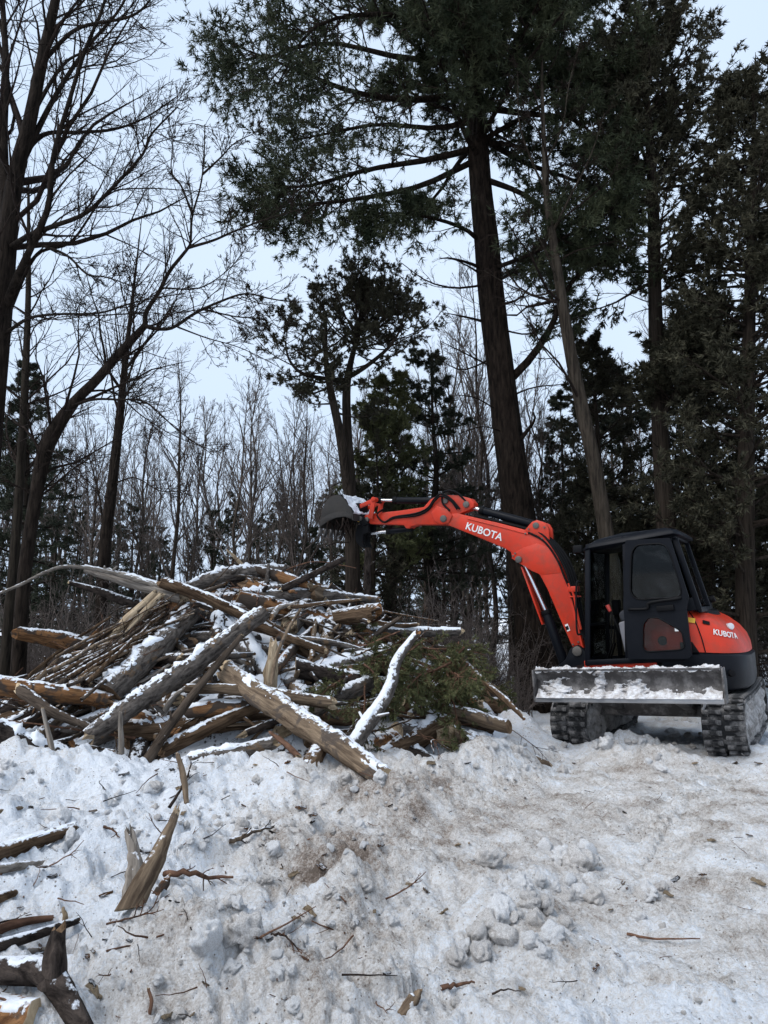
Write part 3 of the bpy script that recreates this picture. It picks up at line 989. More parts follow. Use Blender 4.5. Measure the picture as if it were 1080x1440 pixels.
    for x, w_, z, hh in ((-0.03, 0.03, 0.008, 0.02), (-0.025, 0.008, -0.012, 0.012), (0.012, 0.018, -0.014, 0.007), (0.04, 0.022, -0.01, 0.012), (-0.04, 0.02, -0.02, 0.005), (0.046, 0.01, 0.006, 0.012)):
        b_box(bm, x - w_ / 2, x + w_ / 2, z - hh / 2, z + hh / 2, 0.0045, 0.006)
    o = sub(hood, 'sticker_print', bm, M['trim']); o.matrix_local = stm
    st = sticker(hood, 117, 0.78, 0.075, 0.042, M['trim'])
    bm = B(); b_box(bm, -0.034, 0.034, 0.010, 0.018, 0.0045, 0.006); o = sub(hood, 'sticker_print', bm, M['yellow']); o.matrix_local = st.matrix_local
    bm = B(); pq = Vector(hood_pt(150, 0.80, -0.02)); b_rod(bm, pq, pq + Vector((-0.035, 0.045, 0.012)), 0.042, 0.036, 16); sub(hood, 'rear_lamp', bm, M['lamp'], 0.006)
    # black top cover of the hood, exhaust stub
    bm = B()
    slab(bm, [([(x * 0.98, y * 0.80) for x, y in tail(0.47, 0.70, front=hf - 0.02)], (lambda x, y: ztop(x, y) - 0.004)), ([(x * 0.94, y * 0.74) for x, y in tail(0.47, 0.70, front=hf - 0.04)], (lambda x, y: ztop(x, y) + 0.035))])
    U('hood_top_cover', bm, M['trim'], 0.008)
    bm = B(); b_rod(bm, (-0.58, -0.1, 1.45), (-0.58, -0.1, 1.56), 0.045, n=16); b_rod(bm, (-0.58, -0.1, 1.55), (-0.66, -0.1, 1.575), 0.04, n=16); U('exhaust_pipe', bm, M['trim'], 0.004)
    bm = B(); b_prism(bm, [(-0.38, 1.018), (-0.56, 1.018), (-0.50, 1.13), (-0.38, 1.13)], 0.905, 0.945); U('step_cover', bm, M['trim'], 0.006)
    # the side cover behind the cab sill (seen red through the lower door glass)
    bm = B(); b_prism(bm, [(0.14, 0.94), (-0.395, 0.94), (-0.395, 1.44), (-0.20, 1.46), (0.0, 1.40), (0.14, 1.30)], 0.70, 0.868); tank = U('side_cover', bm, M['orange'], 0.03, 3)
    bm = B(); b_rod(bm, (-0.2, 0.86, 1.2), (-0.2, 0.874, 1.2), 0.115, n=28); sub(tank, 'filler_recess', bm, M['orange'], 0.006)
    bm = B(); b_rod(bm, (-0.2, 0.872, 1.15), (-0.2, 0.892, 1.15), 0.05, n=20); sub(tank, 'filler_cap', bm, M['trim'], 0.006)

    # ---------------- cab
    YL, YR = 0.915, 0.0
    bm = B()
    def pil(p0, p1, w=0.055, h=0.05): b_beam(bm, p0, p1, w, h)
    F0, F1 = (0.62, YL, 0.9), (0.50, YL, 2.225)
    pil(F0, F1, 0.05, 0.06); pil((0.62, YR, 0.9), (0.50, YR, 2.225), 0.05, 0.06)
    Hs0, Hs1 = (0.165, YL, 0.93), (0.07, YL, 2.28)
    pil(Hs0, Hs1, 0.05, 0.075); pil((0.16, YR, 0.93), (0.07, YR, 2.28), 0.05, 0.085)
    Rr0, Rr1 = (-0.60, YL - 0.06, 1.46), (-0.43, YL - 0.06, 2.25)
    pil(Rr0, Rr1, 0.055, 0.06); pil((-0.60, YR + 0.03, 1.46), (-0.43, YR + 0.03, 2.25), 0.055, 0.06)
    pil((0.62, YL, 0.935), (-0.42, YL, 0.96), 0.06, 0.06); pil((0.62, YR, 0.915), (-0.42, YR, 0.945), 0.05, 0.06)
    pil((0.50, YL, 2.235), (0.1, YL, 2.285), 0.05, 0.05); pil((0.1, YL, 2.285), (-0.43, YL - 0.04, 2.265), 0.05, 0.05)
    pil((0.50, YR, 2.235), (0.1, YR, 2.285), 0.05, 0.05); pil((0.1, YR, 2.285), (-0.43, YR + 0.04, 2.265), 0.05, 0.05)
    b_beam(bm, (0.50, YR, 2.23), (0.50, YL, 2.23), 0.06, 0.06, (1, 0, 0)); b_beam(bm, (-0.43, YR, 2.255), (-0.43, YL, 2.255), 0.05, 0.05, (1, 0, 0))
    b_beam(bm, (0.62, YR, 0.93), (0.62, YL, 0.93), 0.06, 0.1, (1, 0, 0)); b_beam(bm, (0.575, YR, 1.35), (0.575, YL, 1.35), 0.03, 0.03, (1, 0, 0))
    b_beam(bm, (-0.60, YR, 1.46), (-0.60, YL - 0.05, 1.46), 0.05, 0.06, (1, 0, 0))
    pil((0.58, YR, 1.30), (0.16, YR, 1.20), 0.04, 0.05)
    cabf = U('cab_frame', bm, M['black'], 0.012, 2)
    # lower rear body panels of the cab
    bm = B()
    b_prism(bm, [(0.12, 0.95), (-0.40, 0.96), (-0.60, 1.44), (-0.60, 1.5), (0.12, 1.5)], YR - 0.02, YR + 0.02)
    sub(cabf, 'cab_panel', bm, M['black'], 0.008)
    bm = B(); b_prism(bm, [(-0.36, 1.44), (-0.60, 1.46), (-0.575, 1.60), (-0.36, 1.56)], YL - 0.075, YL - 0.035); sub(cabf, 'cab_panel', bm, M['black'], 0.008)
    bm = B()
    b_box(bm, -0.55, 0.6, YR + 0.03, YL - 0.04, 0.895, 0.925)
    sub(cabf, 'cab_floor', bm, M['trim'], 0.004)
    # roof
    def rect(x0, x1, y0, y1, r, n=5):
        p = []
        for cx, cy, a0 in ((x1 - r, y1 - r, 0), (x0 + r, y1 - r, 90), (x0 + r, y0 + r, 180), (x1 - r, y0 + r, 270)):
            for a in np.linspace(a0, a0 + 90, n): p.append((cx + r * math.cos(R(a)), cy + r * math.sin(R(a))))
        return p
    zr = lambda x: -0.115 * np.clip((x - 0.12) / 0.42, 0, 1.2) ** 1.5 - 0.05 * np.clip((-x - 0.33) / 0.2, 0, 1.2) ** 1.5
    bm = B()
    slab(bm, [(rect(-0.50, 0.545, YR - 0.035, YL + 0.035, 0.07), lambda x, y: 2.292 + zr(x)), (rect(-0.515, 0.565, YR - 0.045, YL + 0.045, 0.08), lambda x, y: 2.305 + zr(x)),
              (rect(-0.505, 0.555, YR - 0.04, YL + 0.04, 0.09), lambda x, y: 2.335 + zr(x)), (rect(-0.46, 0.50, YR + 0.01, YL - 0.01, 0.12), lambda x, y: 2.36 + zr(x)), (rect(-0.3, 0.3, YR + 0.2, YL - 0.2, 0.15), lambda x, y: 2.37 + zr(x))])
    roof = U('cab_roof', bm, M['black'], 0, sharp=50)
    for k in range(3):
        x = 0.16 + k * 0.075
        bm = B(); b_box(bm, x, x + 0.055, YR + 0.12, YL - 0.14, 2.262 + float(zr(x)), 2.272 + float(zr(x))); sub(roof, 'sunshade_slat', bm, M['shade'], 0.003)
    bm = B(); b_box(bm, 0.555, 0.66, YL - 0.02, YL + 0.06, 2.17, 2.255); U('work_lamp', bm, M['trim'], 0.012)
    bm = B(); b_beam(bm, (0.5, YL, 2.2), (0.6, YL + 0.02, 2.21), 0.02, 0.02); U('lamp_bracket', bm, M['trim'])
    # panes
    def pane(name, pts, m=M['glass']):
        bm = B(); b_quad(bm, pts, 0.006); return sub(cabf, name, bm, m)
    pane('windscreen', [(0.607, YR + 0.03, 0.98), (0.607, YL - 0.03, 0.98), (0.507, YL - 0.03, 2.2), (0.507, YR + 0.03, 2.2)], M['glassclear'])
    pane('side_pane', [(0.57, YR, 1.32), (0.2, YR, 1.24), (0.115, YR, 2.24), (0.50, YR, 2.2)], M['glassclear'])
    pane('side_pane', [(0.59, YR, 0.95), (0.2, YR, 0.97), (0.2, YR, 1.18), (0.58, YR, 1.27)], M['glassclear'])
    pane('side_pane', [(0.1, YR, 1.5), (-0.57, YR, 1.5), (-0.42, YR, 2.23), (0.03, YR, 2.25)], M['glassclear'])
    pane('rear_pane', [(-0.59, YR + 0.05, 1.5), (-0.59, YL - 0.08, 1.5), (-0.435, YL - 0.08, 2.23), (-0.435, YR + 0.05, 2.23)])
    pane('quarter_pane', [(0.10, YL - 0.055, 1.5), (-0.585, YL - 0.058, 1.5), (-0.43, YL - 0.058, 2.24), (0.05, YL - 0.055, 2.25)])
    # interior
    bm = B()
    b_prism(bm, [(0.2, 1.24), (0.2, 1.34), (-0.18, 1.33), (-0.22, 1.24)], 0.23, 0.70)
    seat = U('seat', bm, M['seat'], 0.04, 3)
    bm = B(); b_prism(bm, [(-0.12, 1.34), (-0.24, 1.34), (-0.36, 1.84), (-0.25, 1.86)], 0.24, 0.69); sub(seat, 'backrest', bm, M['seat'], 0.04, 3)
    bm = B(); b_prism(bm, [(-0.27, 1.88), (-0.37, 1.88), (-0.38, 2.06), (-0.30, 2.07)], 0.34, 0.58); sub(seat, 'headrest', bm, M['grey'], 0.03, 3)
    bm = B()
    for k in range(5): b_box(bm, -0.12 + 0.004 * k, 0.14 - 0.004 * k, 0.27, 0.66, 0.99 + k * 0.05, 1.025 + k * 0.05)
    sub(seat, 'suspension_bellows', bm, M['trim'], 0.012)
    bm = B(); b_prism(bm, [(0.22, 1.02), (0.26, 1.36), (0.10, 1.40), (-0.15, 1.36), (-0.15, 1.02)], 0.72, 0.84); cons = U('control_console', bm, M['grey'], 0.02, 3)
    bm = B(); b_prism(bm, [(0.245, 1.36), (0.27, 1.46), (0.17, 1.53), (0.06, 1.50), (0.05, 1.38)], 0.66, 0.76); sub(cons, 'armrest', bm, M['seat'], 0.03, 3)
    bm = B(); b_box(bm, 0.11, 0.15, 0.841, 0.843, 1.1, 1.19); sub(cons, 'label_plate', bm, M['white'])
    bm = B(); b_rod(bm, (0.20, 0.80, 1.10), (0.36, 0.74, 1.50), 0.009, n=8); lev = U('control_lever', bm, M['trim'])
    bm = B(); b_rod(bm, (0.355, 0.742, 1.485), (0.385, 0.73, 1.56), 0.02, 0.026, 12); sub(lev, 'lever_knob', bm, M['redknob'], 0.006)
    bm = B(); b_rod(bm, (0.28, 0.2, 1.3), (0.3, 0.2, 1.55), 0.015, n=8); lev = U('control_lever', bm, M['trim'])
    bm = B(); b_rod(bm, (0.3, 0.2, 1.53), (0.31, 0.2, 1.63), 0.026, 0.02, 12); sub(lev, 'lever_knob', bm, M['trim'], 0.006)
    for y in (0.35, 0.5):
        bm = B(); b_beam(bm, (0.5, y, 0.93), (0.42, y, 1.12), 0.07, 0.012); b_rod(bm, (0.44, y, 1.1), (0.40, y, 1.4), 0.008, n=8); U('pedal', bm, M['trim'], 0.002)
    bm = B(); b_rod(bm, (0.43, 0.12, 0.95), (0.43, 0.12, 1.45), 0.03, n=10); b_box(bm, 0.38, 0.46, 0.05, 0.2, 1.44, 1.62); U('display_post', bm, M['trim'], 0.01)

    # ---------------- open door, folded back against the cab side
    door_hinge = Vector((0.155, YL + 0.035, 0))
    door = empty('door')
    door.parent = root
    bm = B()
    def dp(x, z, off=0.0):         # door plane swings outward a little to the rear
        return Vector((x, YL + 0.045 + 0.10 * (0.155 - x) + off, z))
    def dloop(bm, outer, inner, th=0.035):
        n = len(outer)
        rings = [[bm.verts.new(dp(x, z, o_)) for x, z in ring] for ring, o_ in ((outer, 0), (outer, th), (inner, th), (inner, 0))]
        for a, b in zip(rings, rings[1:] + rings[:1]):
            for i in range(n):
                bm.faces.new((a[i], a[(i + 1) % n], b[(i + 1) % n], b[i]))
    def resample(poly, n, rad=0.0):
        P = np.array(poly + poly[:1], float)
        # round corners by chaikin
        Q = P[:-1]
        for _ in range(3 if rad else 0):
            nx = np.roll(Q, -1, 0)
            Q = np.stack([Q * (1 - rad) + nx * rad, Q * rad + nx * (1 - rad)], 1).reshape(-1, 2)
        P = np.vstack([Q, Q[:1]])
        sl = np.concatenate([[0], np.cumsum(np.linalg.norm(np.diff(P, axis=0), axis=1))])
        u = np.linspace(0, sl[-1], n, endpoint=False)
        return list(zip(np.interp(u, sl, P[:, 0]), np.interp(u, sl, P[:, 1])))
    # upper half: frame round the window; lower half: frame round the foot window
    UO = resample([(0.155, 1.53), (0.06, 2.255), (-0.41, 2.235), (-0.535, 1.60), (-0.50, 1.47), (0.155, 1.47)], 120)
    UI = resample([(0.075, 1.60), (0.0, 2.195), (-0.375, 2.18), (-0.475, 1.66), (-0.44, 1.60)], 120, 0.14)
    LO = resample([(0.155, 0.965), (0.155, 1.50), (-0.50, 1.50), (-0.505, 1.0), (-0.46, 0.965)], 120)
    LI = resample([(-0.01, 1.04), (-0.035, 1.33), (-0.10, 1.40), (-0.20, 1.40), (-0.43, 1.25), (-0.445, 1.06)], 120, 0.12)
    def align(o_, i_):
        # rotate the inner ring so that its start faces the outer ring's start, same winding
        o_ = np.array(o_); i_ = np.array(i_)
        ar = lambda p: np.sum(p[:, 0] * np.roll(p[:, 1], -1) - np.roll(p[:, 0], -1) * p[:, 1])
        if ar(o_) * ar(i_) < 0: i_ = i_[::-1]
        c = i_.mean(0)
        # match by angle around the centre
        ao = np.unwrap(np.arctan2(o_[:, 1] - c[1], o_[:, 0] - c[0])); ai = np.unwrap(np.arctan2(i_[:, 1] - c[1], i_[:, 0] - c[0]))
        k = int(np.argmin(np.abs(np.angle(np.exp(1j * (ai - ao[0]))))))
        return [tuple(p) for p in np.roll(i_, -k, 0)]
    dloop(bm, UO, align(UO, UI)); 
    dfr = finish('door_frame', bm, M['black'], door, 0, sharp=40)
    bm = B(); dloop(bm, LO, align(LO, LI), 0.03); finish('door_panel', bm, M['black'], door, 0, sharp=40)
    def poly_pane(name, ring, m, off):
        bm = B()
        a = [bm.verts.new(dp(x, z, off)) for x, z in ring]; b = [bm.verts.new(dp(x, z, off + 0.005)) for x, z in ring]
        bm.faces.new(a); bm.faces.new(b[::-1])
        n = len(ring)
        for i in range(n): bm.faces.new((a[i], b[i], b[(i + 1) % n], a[(i + 1) % n]))
        return finish(name, bm, m, door)
    poly_pane('window_pane', UI[::2], M['glass'], 0.012)
    poly_pane('foot_window_pane', LI[::2], M['glassclear'], 0.012)
    # rubber gaskets
    hose('gasket', [dp(x, z, 0.037) for x, z in UI[::3] + UI[:1]], 0.009, M['trim'], door, 110, 6)
    hose('gasket', [dp(x, z, 0.032) for x, z in LI[::3] + LI[:1]], 0.008, M['trim'], door, 110, 6)
    hose('grab_handle', [dp(0.09, 1.50, 0.03), dp(0.07, 1.50, 0.06), dp(-0.1, 1.50, 0.065), dp(-0.14, 1.56, 0.065), dp(-0.4, 1.585, 0.062), dp(-0.46, 1.60, 0.035)], 0.016, M['trim'], door, 30)
    bm = B(); b_beam(bm, dp(-0.2, 1.49, 0.045), dp(-0.38, 1.50, 0.045), 0.03, 0.06); finish('latch', bm, M['trim'], door, 0.01)
    bm = B(); b_quad(bm, [dp(-0.36, 1.25, 0.026), dp(-0.40, 1.25, 0.026), dp(-0.40, 1.30, 0.026), dp(-0.36, 1.30, 0.026)], 0.003); finish('label_plate', bm, M['white'], door)
    for z in (1.15, 2.0):
        bm = B(); b_rod(bm, (0.165 - (z - 1) * 0.07, YL + 0.04, z - 0.05), (0.165 - (z - 1) * 0.07, YL + 0.04, z + 0.05), 0.02, n=12); finish('hinge', bm, M['trim'], door, 0.003)
    door.rotation_euler = (0, 0, UPR)
    bm = B()
    hose_o = hose('grab_rail', [(0.66, YL, 1.25), (0.70, YL + 0.03, 1.3), (0.66, YL + 0.03, 1.8), (0.62, YL, 1.84)], 0.012, M['trim'], root, 24)
    hose_o.rotation_euler = (0, 0, UPR)
    bm.free()

    # ---------------- boom
    def smooth_poly(p, it=1, r=0.2):
        Q = np.array(p, float)
        for _ in range(it):
            nx = np.roll(Q, -1, 0)
            Q = np.stack([Q * (1 - r) + nx * r, Q * r + nx * (1 - r)], 1).reshape(-1, 2)
        return [tuple(q) for q in Q]
    # swing bracket and foot
    bm = B()
    b_prism(bm, [(0.70, 0.70), (1.22, 0.66), (1.26, 0.80), (1.10, 0.92), (1.02, 1.06), (0.93, 1.10), (0.86, 1.04), (0.74, 0.9)], -0.17, 0.17)
    U('swing_bracket', bm, M['black'], 0.02, 2)
    boom_pts = [(0.90, 0.97), (0.87, 1.05), (0.885, 1.12), (0.95, 1.58), (1.03, 1.985), (1.10, 2.21), (1.175, 2.36), (1.275, 2.49), (1.46, 2.578), (1.857, 2.724), (2.269, 2.862), (2.45, 2.925), (2.60, 2.935), (2.70, 2.90), (2.712, 2.83), (2.54, 2.745),
                (2.122, 2.54), (1.80, 2.375), (1.725, 2.325), (1.71, 2.235), (1.62, 2.16), (1.55, 2.14), (1.44, 2.07), (1.354, 1.99), (1.27, 1.80), (1.108, 1.33), (1.0, 1.03), (0.965, 0.965)]
    bm = B(); b_prism(bm, boom_pts, -0.095, 0.095)
    boom = U('boom', bm, M['orange'], 0.014, 2)
    bm = B()
    for yy in (-0.098, 0.094):
        b_prism(bm, [(1.04, 2.0), (1.10, 2.2), (1.2, 2.33), (1.36, 2.40), (1.55, 2.36), (1.70, 2.29), (1.715, 2.24), (1.60, 2.155), (1.45, 2.05), (1.33, 1.99)], yy, yy + 0.004)
    sub(boom, 'side_plate', bm, M['orange'], 0.002)
    bm = B()
    for yy in (-0.1, 0.05):
        b_prism(bm, [(1.52, 2.58), (1.40, 2.69), (1.33, 2.705), (1.22, 2.65), (1.185, 2.58), (1.195, 2.40), (1.30, 2.48)], yy, yy + 0.05)
    sub(boom, 'cylinder_bracket', bm, M['orange'], 0.008)
    def pin(par, x, z, r=0.045, w=0.125):
        bm = B(); b_rod(bm, (x, -w, z), (x, w, z), r, n=20); sub(par, 'pin', bm, M['pin'], 0.006)
    pin(boom, 1.35, 2.635, 0.042, 0.115); pin(boom, 1.62, 2.215, 0.045, 0.12); pin(boom, 0.935, 1.02, 0.06, 0.19); pin(boom, 2.655, 2.87, 0.05, 0.13)
    bm = B(); b_quad(bm, [(1.06, 0.0972, 1.26), (1.02, 0.0972, 1.275), (1.045, 0.0972, 1.36), (1.085, 0.0972, 1.345)], 0.002); sub(boom, 'label_plate', bm, M['white'])
    for bx_, bz_ in ((1.24, 2.60), (1.28, 2.46), (1.45, 2.60), (1.50, 2.545), (1.69, 2.27), (1.66, 2.30), (0.93, 1.13), (1.0, 1.10)):
        bm = B(); b_rod(bm, (bx_, 0.09, bz_), (bx_, 0.112, bz_), 0.012, n=6); sub(boom, 'bolt', bm, M['pin'])
    bm = B(); b_quad(bm, [(1.068, 0.0985, 1.275), (1.032, 0.0985, 1.288), (1.045, 0.0985, 1.335), (1.08, 0.0985, 1.322)], 0.002); sub(boom, 'label_print', bm, M['trim'])
    # lettering along the boom
    p0 = Vector((2.30, 0.0965, 2.722)); p1 = Vector((1.86, 0.0965, 2.535))
    X = (p1 - p0).normalized(); Z = Vector((0, 1, 0)); Y = Z.cross(X)
    m4 = Matrix.Translation((p0 + p1) / 2 + Z * 0.002) @ Matrix((X, Y, Z)).transposed().to_4x4()
    text_mesh('lettering', 'KUBOTA', 0.138, M['white'], boom, m4, bold=0.016)
    # hoses along the boom
    for k, (yy, off) in enumerate(((0.07, 0.012), (0.035, 0.018), (0.0, 0.014), (-0.04, 0.018))):
        hose('hose', [(2.2, yy, 2.845 + off), (1.857, yy, 2.728 + off), (1.5, yy, 2.60 + off), (1.28, yy + 0.02, 2.50 + off), (1.13 - 0.02 * k, yy + 0.03, 2.30), (1.0 - 0.02 * k, yy + 0.03, 2.0), (0.94 - 0.015 * k, yy + 0.03, 1.62), (0.90 - 0.01 * k, yy, 1.3), (0.80, yy, 1.02), (0.78, yy, 0.9)], 0.016, M['trim'], boom, 40)
    bm = B(); b_box(bm, 0.90, 1.0, -0.06, 0.118, 1.75, 1.82); b_box(bm, 0.885, 0.99, -0.06, 0.118, 1.68, 1.70); sub(boom, 'hose_clamp', bm, M['orange'], 0.006)
    hose('hard_line', [(0.99, 0.105, 1.86), (0.935, 0.105, 1.7), (0.915, 0.105, 1.5), (0.885, 0.10, 1.28)], 0.016, M['orange'], boom, 20)
    hose('hard_line', [(1.46, 0.101, 2.555), (1.30, 0.101, 2.455), (1.2, 0.101, 2.34), (1.10, 0.101, 2.15), (1.03, 0.101, 1.93), (0.99, 0.101, 1.82)], 0.014, M['trim'], boom, 24)
    hose('hard_line', [(2.3, 0.098, 2.83), (1.857, 0.098, 2.675), (1.46, 0.098, 2.53)], 0.008, M['orange'], boom, 24)

    def cylinder(name, a, m_, b, rb, rr_, y=0.0):
        bm = B(); b_rod(bm, (a[0], y, a[1]), (m_[0], y, m_[1]), rb, n=20); o = U(name, bm, M['black'], 0.008)
        bm = B(); b_rod(bm, (m_[0], y, m_[1]), (b[0], y, b[1]), rr_, n=14); sub(o, 'rod', bm, M['chrome'])
        d = Vector((b[0] - a[0], 0, b[1] - a[1])).normalized() * 0.05
        bm = B(); b_rod(bm, (m_[0] - d.x, y, m_[1] - d.z), (m_[0] + d.x * 0.2, y, m_[1] + d.z * 0.2), rb * 1.12, n=20); sub(o, 'gland', bm, M['trim'], 0.004)
        for q in (a, b):
            bm = B(); b_rod(bm, (q[0], y - 0.045, q[1]), (q[0], y + 0.045, q[1]), rb * 0.95, n=16); sub(o, 'eye', bm, M['trim'], 0.004)
        return o
    cylinder('boom_cylinder', (1.14, 0.78), (1.345, 1.53), (1.60, 2.21), 0.062, 0.03)
    bm = B(); b_beam(bm, (1.605, 0, 2.12), (1.385, 0, 1.36), 0.13, 0.02); U('cylinder_guard', bm, M['orange'], 0.004)
    cylinder('arm_cylinder', (1.35, 2.64), (2.14, 2.94), (2.32, 3.02), 0.055, 0.028)

    # ---------------- arm
    arm_pts = [(2.86, 3.17), (2.73, 3.222), (2.42, 3.175), (2.25, 3.11), (2.20, 3.04), (2.21, 2.985), (2.30, 2.945), (2.394, 2.925), (2.508, 2.865), (2.579, 2.805), (2.66, 2.79), (3.077, 2.835), (3.18, 2.825), (3.22, 2.795), (3.27, 2.80), (3.311, 2.855), (3.894, 2.935), (3.97, 2.965), (3.985, 3.02), (3.94, 3.075), (3.86, 3.085), (3.394, 3.072), (2.969, 3.076)]
    bm = B(); b_prism(bm, arm_pts, -0.08, 0.08); arm = U('arm', bm, M['orange'], 0.012, 2)
    bm = B()
    for yy in (-0.115, 0.081): b_prism(bm, [(2.75, 3.06), (2.60, 3.0), (2.52, 2.90), (2.585, 2.80), (2.70, 2.79), (2.80, 2.86), (2.84, 2.98)], yy, yy + 0.034)
    sub(arm, 'pivot_boss', bm, M['orange'], 0.008)
    pin(arm, 2.31, 3.03, 0.045, 0.11); pin(arm, 2.62, 3.12, 0.04, 0.105); pin(arm, 2.655, 2.87, 0.045, 0.135); pin(arm, 3.90, 3.0, 0.035, 0.12)
    for k, yy in enumerate((0.092, 0.094)):
        dz_ = 0.03 * k
        hose('hose', [(2.45 - 0.04 * k, yy, 2.98), (2.52, yy + 0.02, 3.10 + dz_), (2.66, yy + 0.03, 3.19 + dz_), (2.78, yy + 0.02, 3.13 + dz_), (2.9, yy, 3.02 + dz_), (3.1, yy, 2.965 + dz_), (3.45, yy, 2.97 + dz_ * 0.5), (3.62, yy, 2.93), (3.72, yy + 0.02, 3.05), (3.60, yy, 3.13)], 0.014, M['trim'], arm, 44)
    hose('hose', [(2.28, 0.06, 3.03), (2.45, 0.10, 3.22), (2.62, 0.12, 3.24), (2.66, 0.10, 3.10), (2.56, 0.1, 2.97)], 0.015, M['trim'], arm, 30)
    cylinder('bucket_cylinder', (2.62, 3.13), (3.48, 3.243), (3.74, 3.278), 0.05, 0.024)
    cylinder('thumb_cylinder', (3.25, 2.80), (3.62, 2.80), (3.93, 2.80), 0.042, 0.022)
    # bucket linkage
    for yy in (-0.13, 0.10):
        bm = B(); b_beam(bm, (3.76, yy + 0.015, 3.285), (3.83, yy + 0.015, 3.0), 0.03, 0.075); U('bucket_link', bm, M['orange'], 0.01)
        bm = B(); b_beam(bm, (3.75, yy + 0.015, 3.27), (4.03, yy + 0.015, 3.20), 0.025, 0.065); U('bucket_link', bm, M['orange'], 0.01)
    bm = B(); b_rod(bm, (3.755, -0.15, 3.28), (3.755, 0.15, 3.28), 0.035); U('link_pin', bm, M['orange'], 0.005)
    # coupler and thumb
    bm = B(); b_prism(bm, [(3.86, 2.93), (3.95, 2.90), (4.10, 3.0), (4.14, 3.13), (4.10, 3.26), (4.0, 3.26), (3.99, 3.1)], -0.14, 0.14); coup = U('coupler', bm, M['trim'], 0.012)
    bm = B(); b_rod(bm, (3.99, -0.17, 3.02), (3.99, 0.17, 3.02), 0.035); b_rod(bm, (4.06, -0.17, 3.19), (4.06, 0.17, 3.19), 0.035); sub(coup, 'pin', bm, M['pin'], 0.005)
    bm = B(); b_rod(bm, (4.02, 0.141, 2.99), (4.02, 0.15, 2.99), 0.018, n=12); sub(coup, 'marker', bm, M['yellow'])
    bm = B()
    for yy in (-0.12, 0.05): b_prism(bm, [(3.87, 2.94), (4.06, 2.94), (4.11, 2.80), (4.10, 2.68), (4.02, 2.60), (3.95, 2.58), (3.99, 2.68), (3.97, 2.78), (3.88, 2.80)], yy, yy + 0.07)
    U('thumb', bm, M['trim'], 0.012)
    # bucket: hollow shell, opening down
    prof_b = [(3.99, 2.98), (4.0, 3.10), (4.08, 3.24), (4.16, 3.345), (4.235, 3.385), (4.35, 3.375), (4.44, 3.32), (4.51, 3.23), (4.55, 3.10), (4.59, 2.93)]
    pb = catmull([(x, 0, z) for x, z in prof_b], 26)[:, [0, 2]]
    W = 0.34
    bm = B()
    tgb = np.gradient(pb, axis=0); nb = nrm(np.stack([-tgb[:, 1], tgb[:, 0]], 1))
    cen = np.array([4.28, 3.08])
    nb = np.where(((cen - pb) * nb).sum(1, keepdims=True) > 0, nb, -nb)
    inner = pb + nb * 0.022
    rings = [[bm.verts.new((x, y, z)) for x, z in ring] for ring, y in ((pb, -W), (pb, W), (inner, W), (inner, -W))]
    for a, b in zip(rings, rings[1:] + rings[:1]):
        for i in range(len(pb) - 1): bm.faces.new((a[i], a[i + 1], b[i + 1], b[i]))
    bm.faces.new([r_[0] for r_ in rings][::-1]); bm.faces.new([r_[-1] for r_ in rings])
    bucket = U('bucket', bm, M['bucketsteel'], 0, sharp=50)
    arch = [(4.55, 2.965), (4.42, 3.02), (4.28, 3.055), (4.13, 3.05), (4.02, 3.0)]
    for yy in (-W, W - 0.022):
        bm = B(); b_prism(bm, [tuple(p) for p in pb] + arch, yy - 0.001, yy + 0.023); sub(bucket, 'side_plate', bm, M['bucketsteel'], 0.003)
    for yy in (-W - 0.006, W):
        bm = B(); b_prism(bm, [(4.595, 2.925), (4.56, 3.06), (4.42, 3.11), (4.28, 3.135), (4.12, 3.12), (4.01, 3.06), (4.02, 3.0), (4.13, 3.045), (4.28, 3.05), (4.42, 3.015), (4.55, 2.955)], yy, yy + 0.006); sub(bucket, 'side_cutter', bm, M['bucketsteel'], 0.002)
    for k in range(5):
        y = -W + 0.04 + k * (2 * W - 0.08) / 4
        bm = B(); b_prism(bm, [(4.56, 2.97), (4.605, 2.96), (4.64, 2.80), (4.60, 2.85)], y - 0.035, y + 0.035); sub(bucket, 'tooth', bm, M['steel'], 0.008)
    def fb(u, v):
        i = np.clip(u, 0, 0.999) * 12
        i0 = np.floor(i).astype(int); w_ = i - i0
        p = pb[i0] * (1 - w_)[..., None] + pb[i0 + 1] * w_[..., None]
        nn = -nb[i0]
        return np.stack([p[..., 0], v, p[..., 1]], -1), np.stack([nn[..., 0], np.zeros_like(v), nn[..., 1]], -1)
    snow_sheet('bucket_snow', bucket, M['snow'], fb, 0.12, 0.98, 40, -W + 0.01, W - 0.005, 50, lambda u, v, no: 0.016 + 0.02 * no - 0.05 * (u > 0.93) - 0.04 * (u < 0.2), 23, (6, 6))
    # roots and frozen clods hanging from the bucket
    g = np.random.default_rng(5)
    geo = []
    for k in range(34):
        p = np.array([g.uniform(4.05, 4.58), g.uniform(-W, W), 3.02])
        P = extend(g, p[None], np.array([[g.normal() * 0.3, g.normal() * 0.3, -1]]), np.array([g.uniform(0.12, 0.36)]), 6, 0.25, -0.15)
        geo.append(tubes(P, taper([g.uniform(0.008, 0.022)], 0.003, 6), 5))
    V, Fq = join(geo)
    o = link('hanging_roots', np_mesh('hanging_roots', V, Fq, M['twigbark'], True), bucket)
build_excavator()

# ------------------------------------------------------------------ trees
def pts_at(lst):
    return np.array([at(*p) for p in lst])

def grounded(lst):
    P = pts_at(lst)
    P[0, 2] = ground_z(P[0, 0], P[0, 1]) - 0.1
    return P

def limb(pts, n, r0, r1, pw=1.0):
    P = catmull(pts, n)[None]
    t = np.linspace(0, 1, n) ** pw
    return P, (r0 + (r1 - r0) * t)[None]

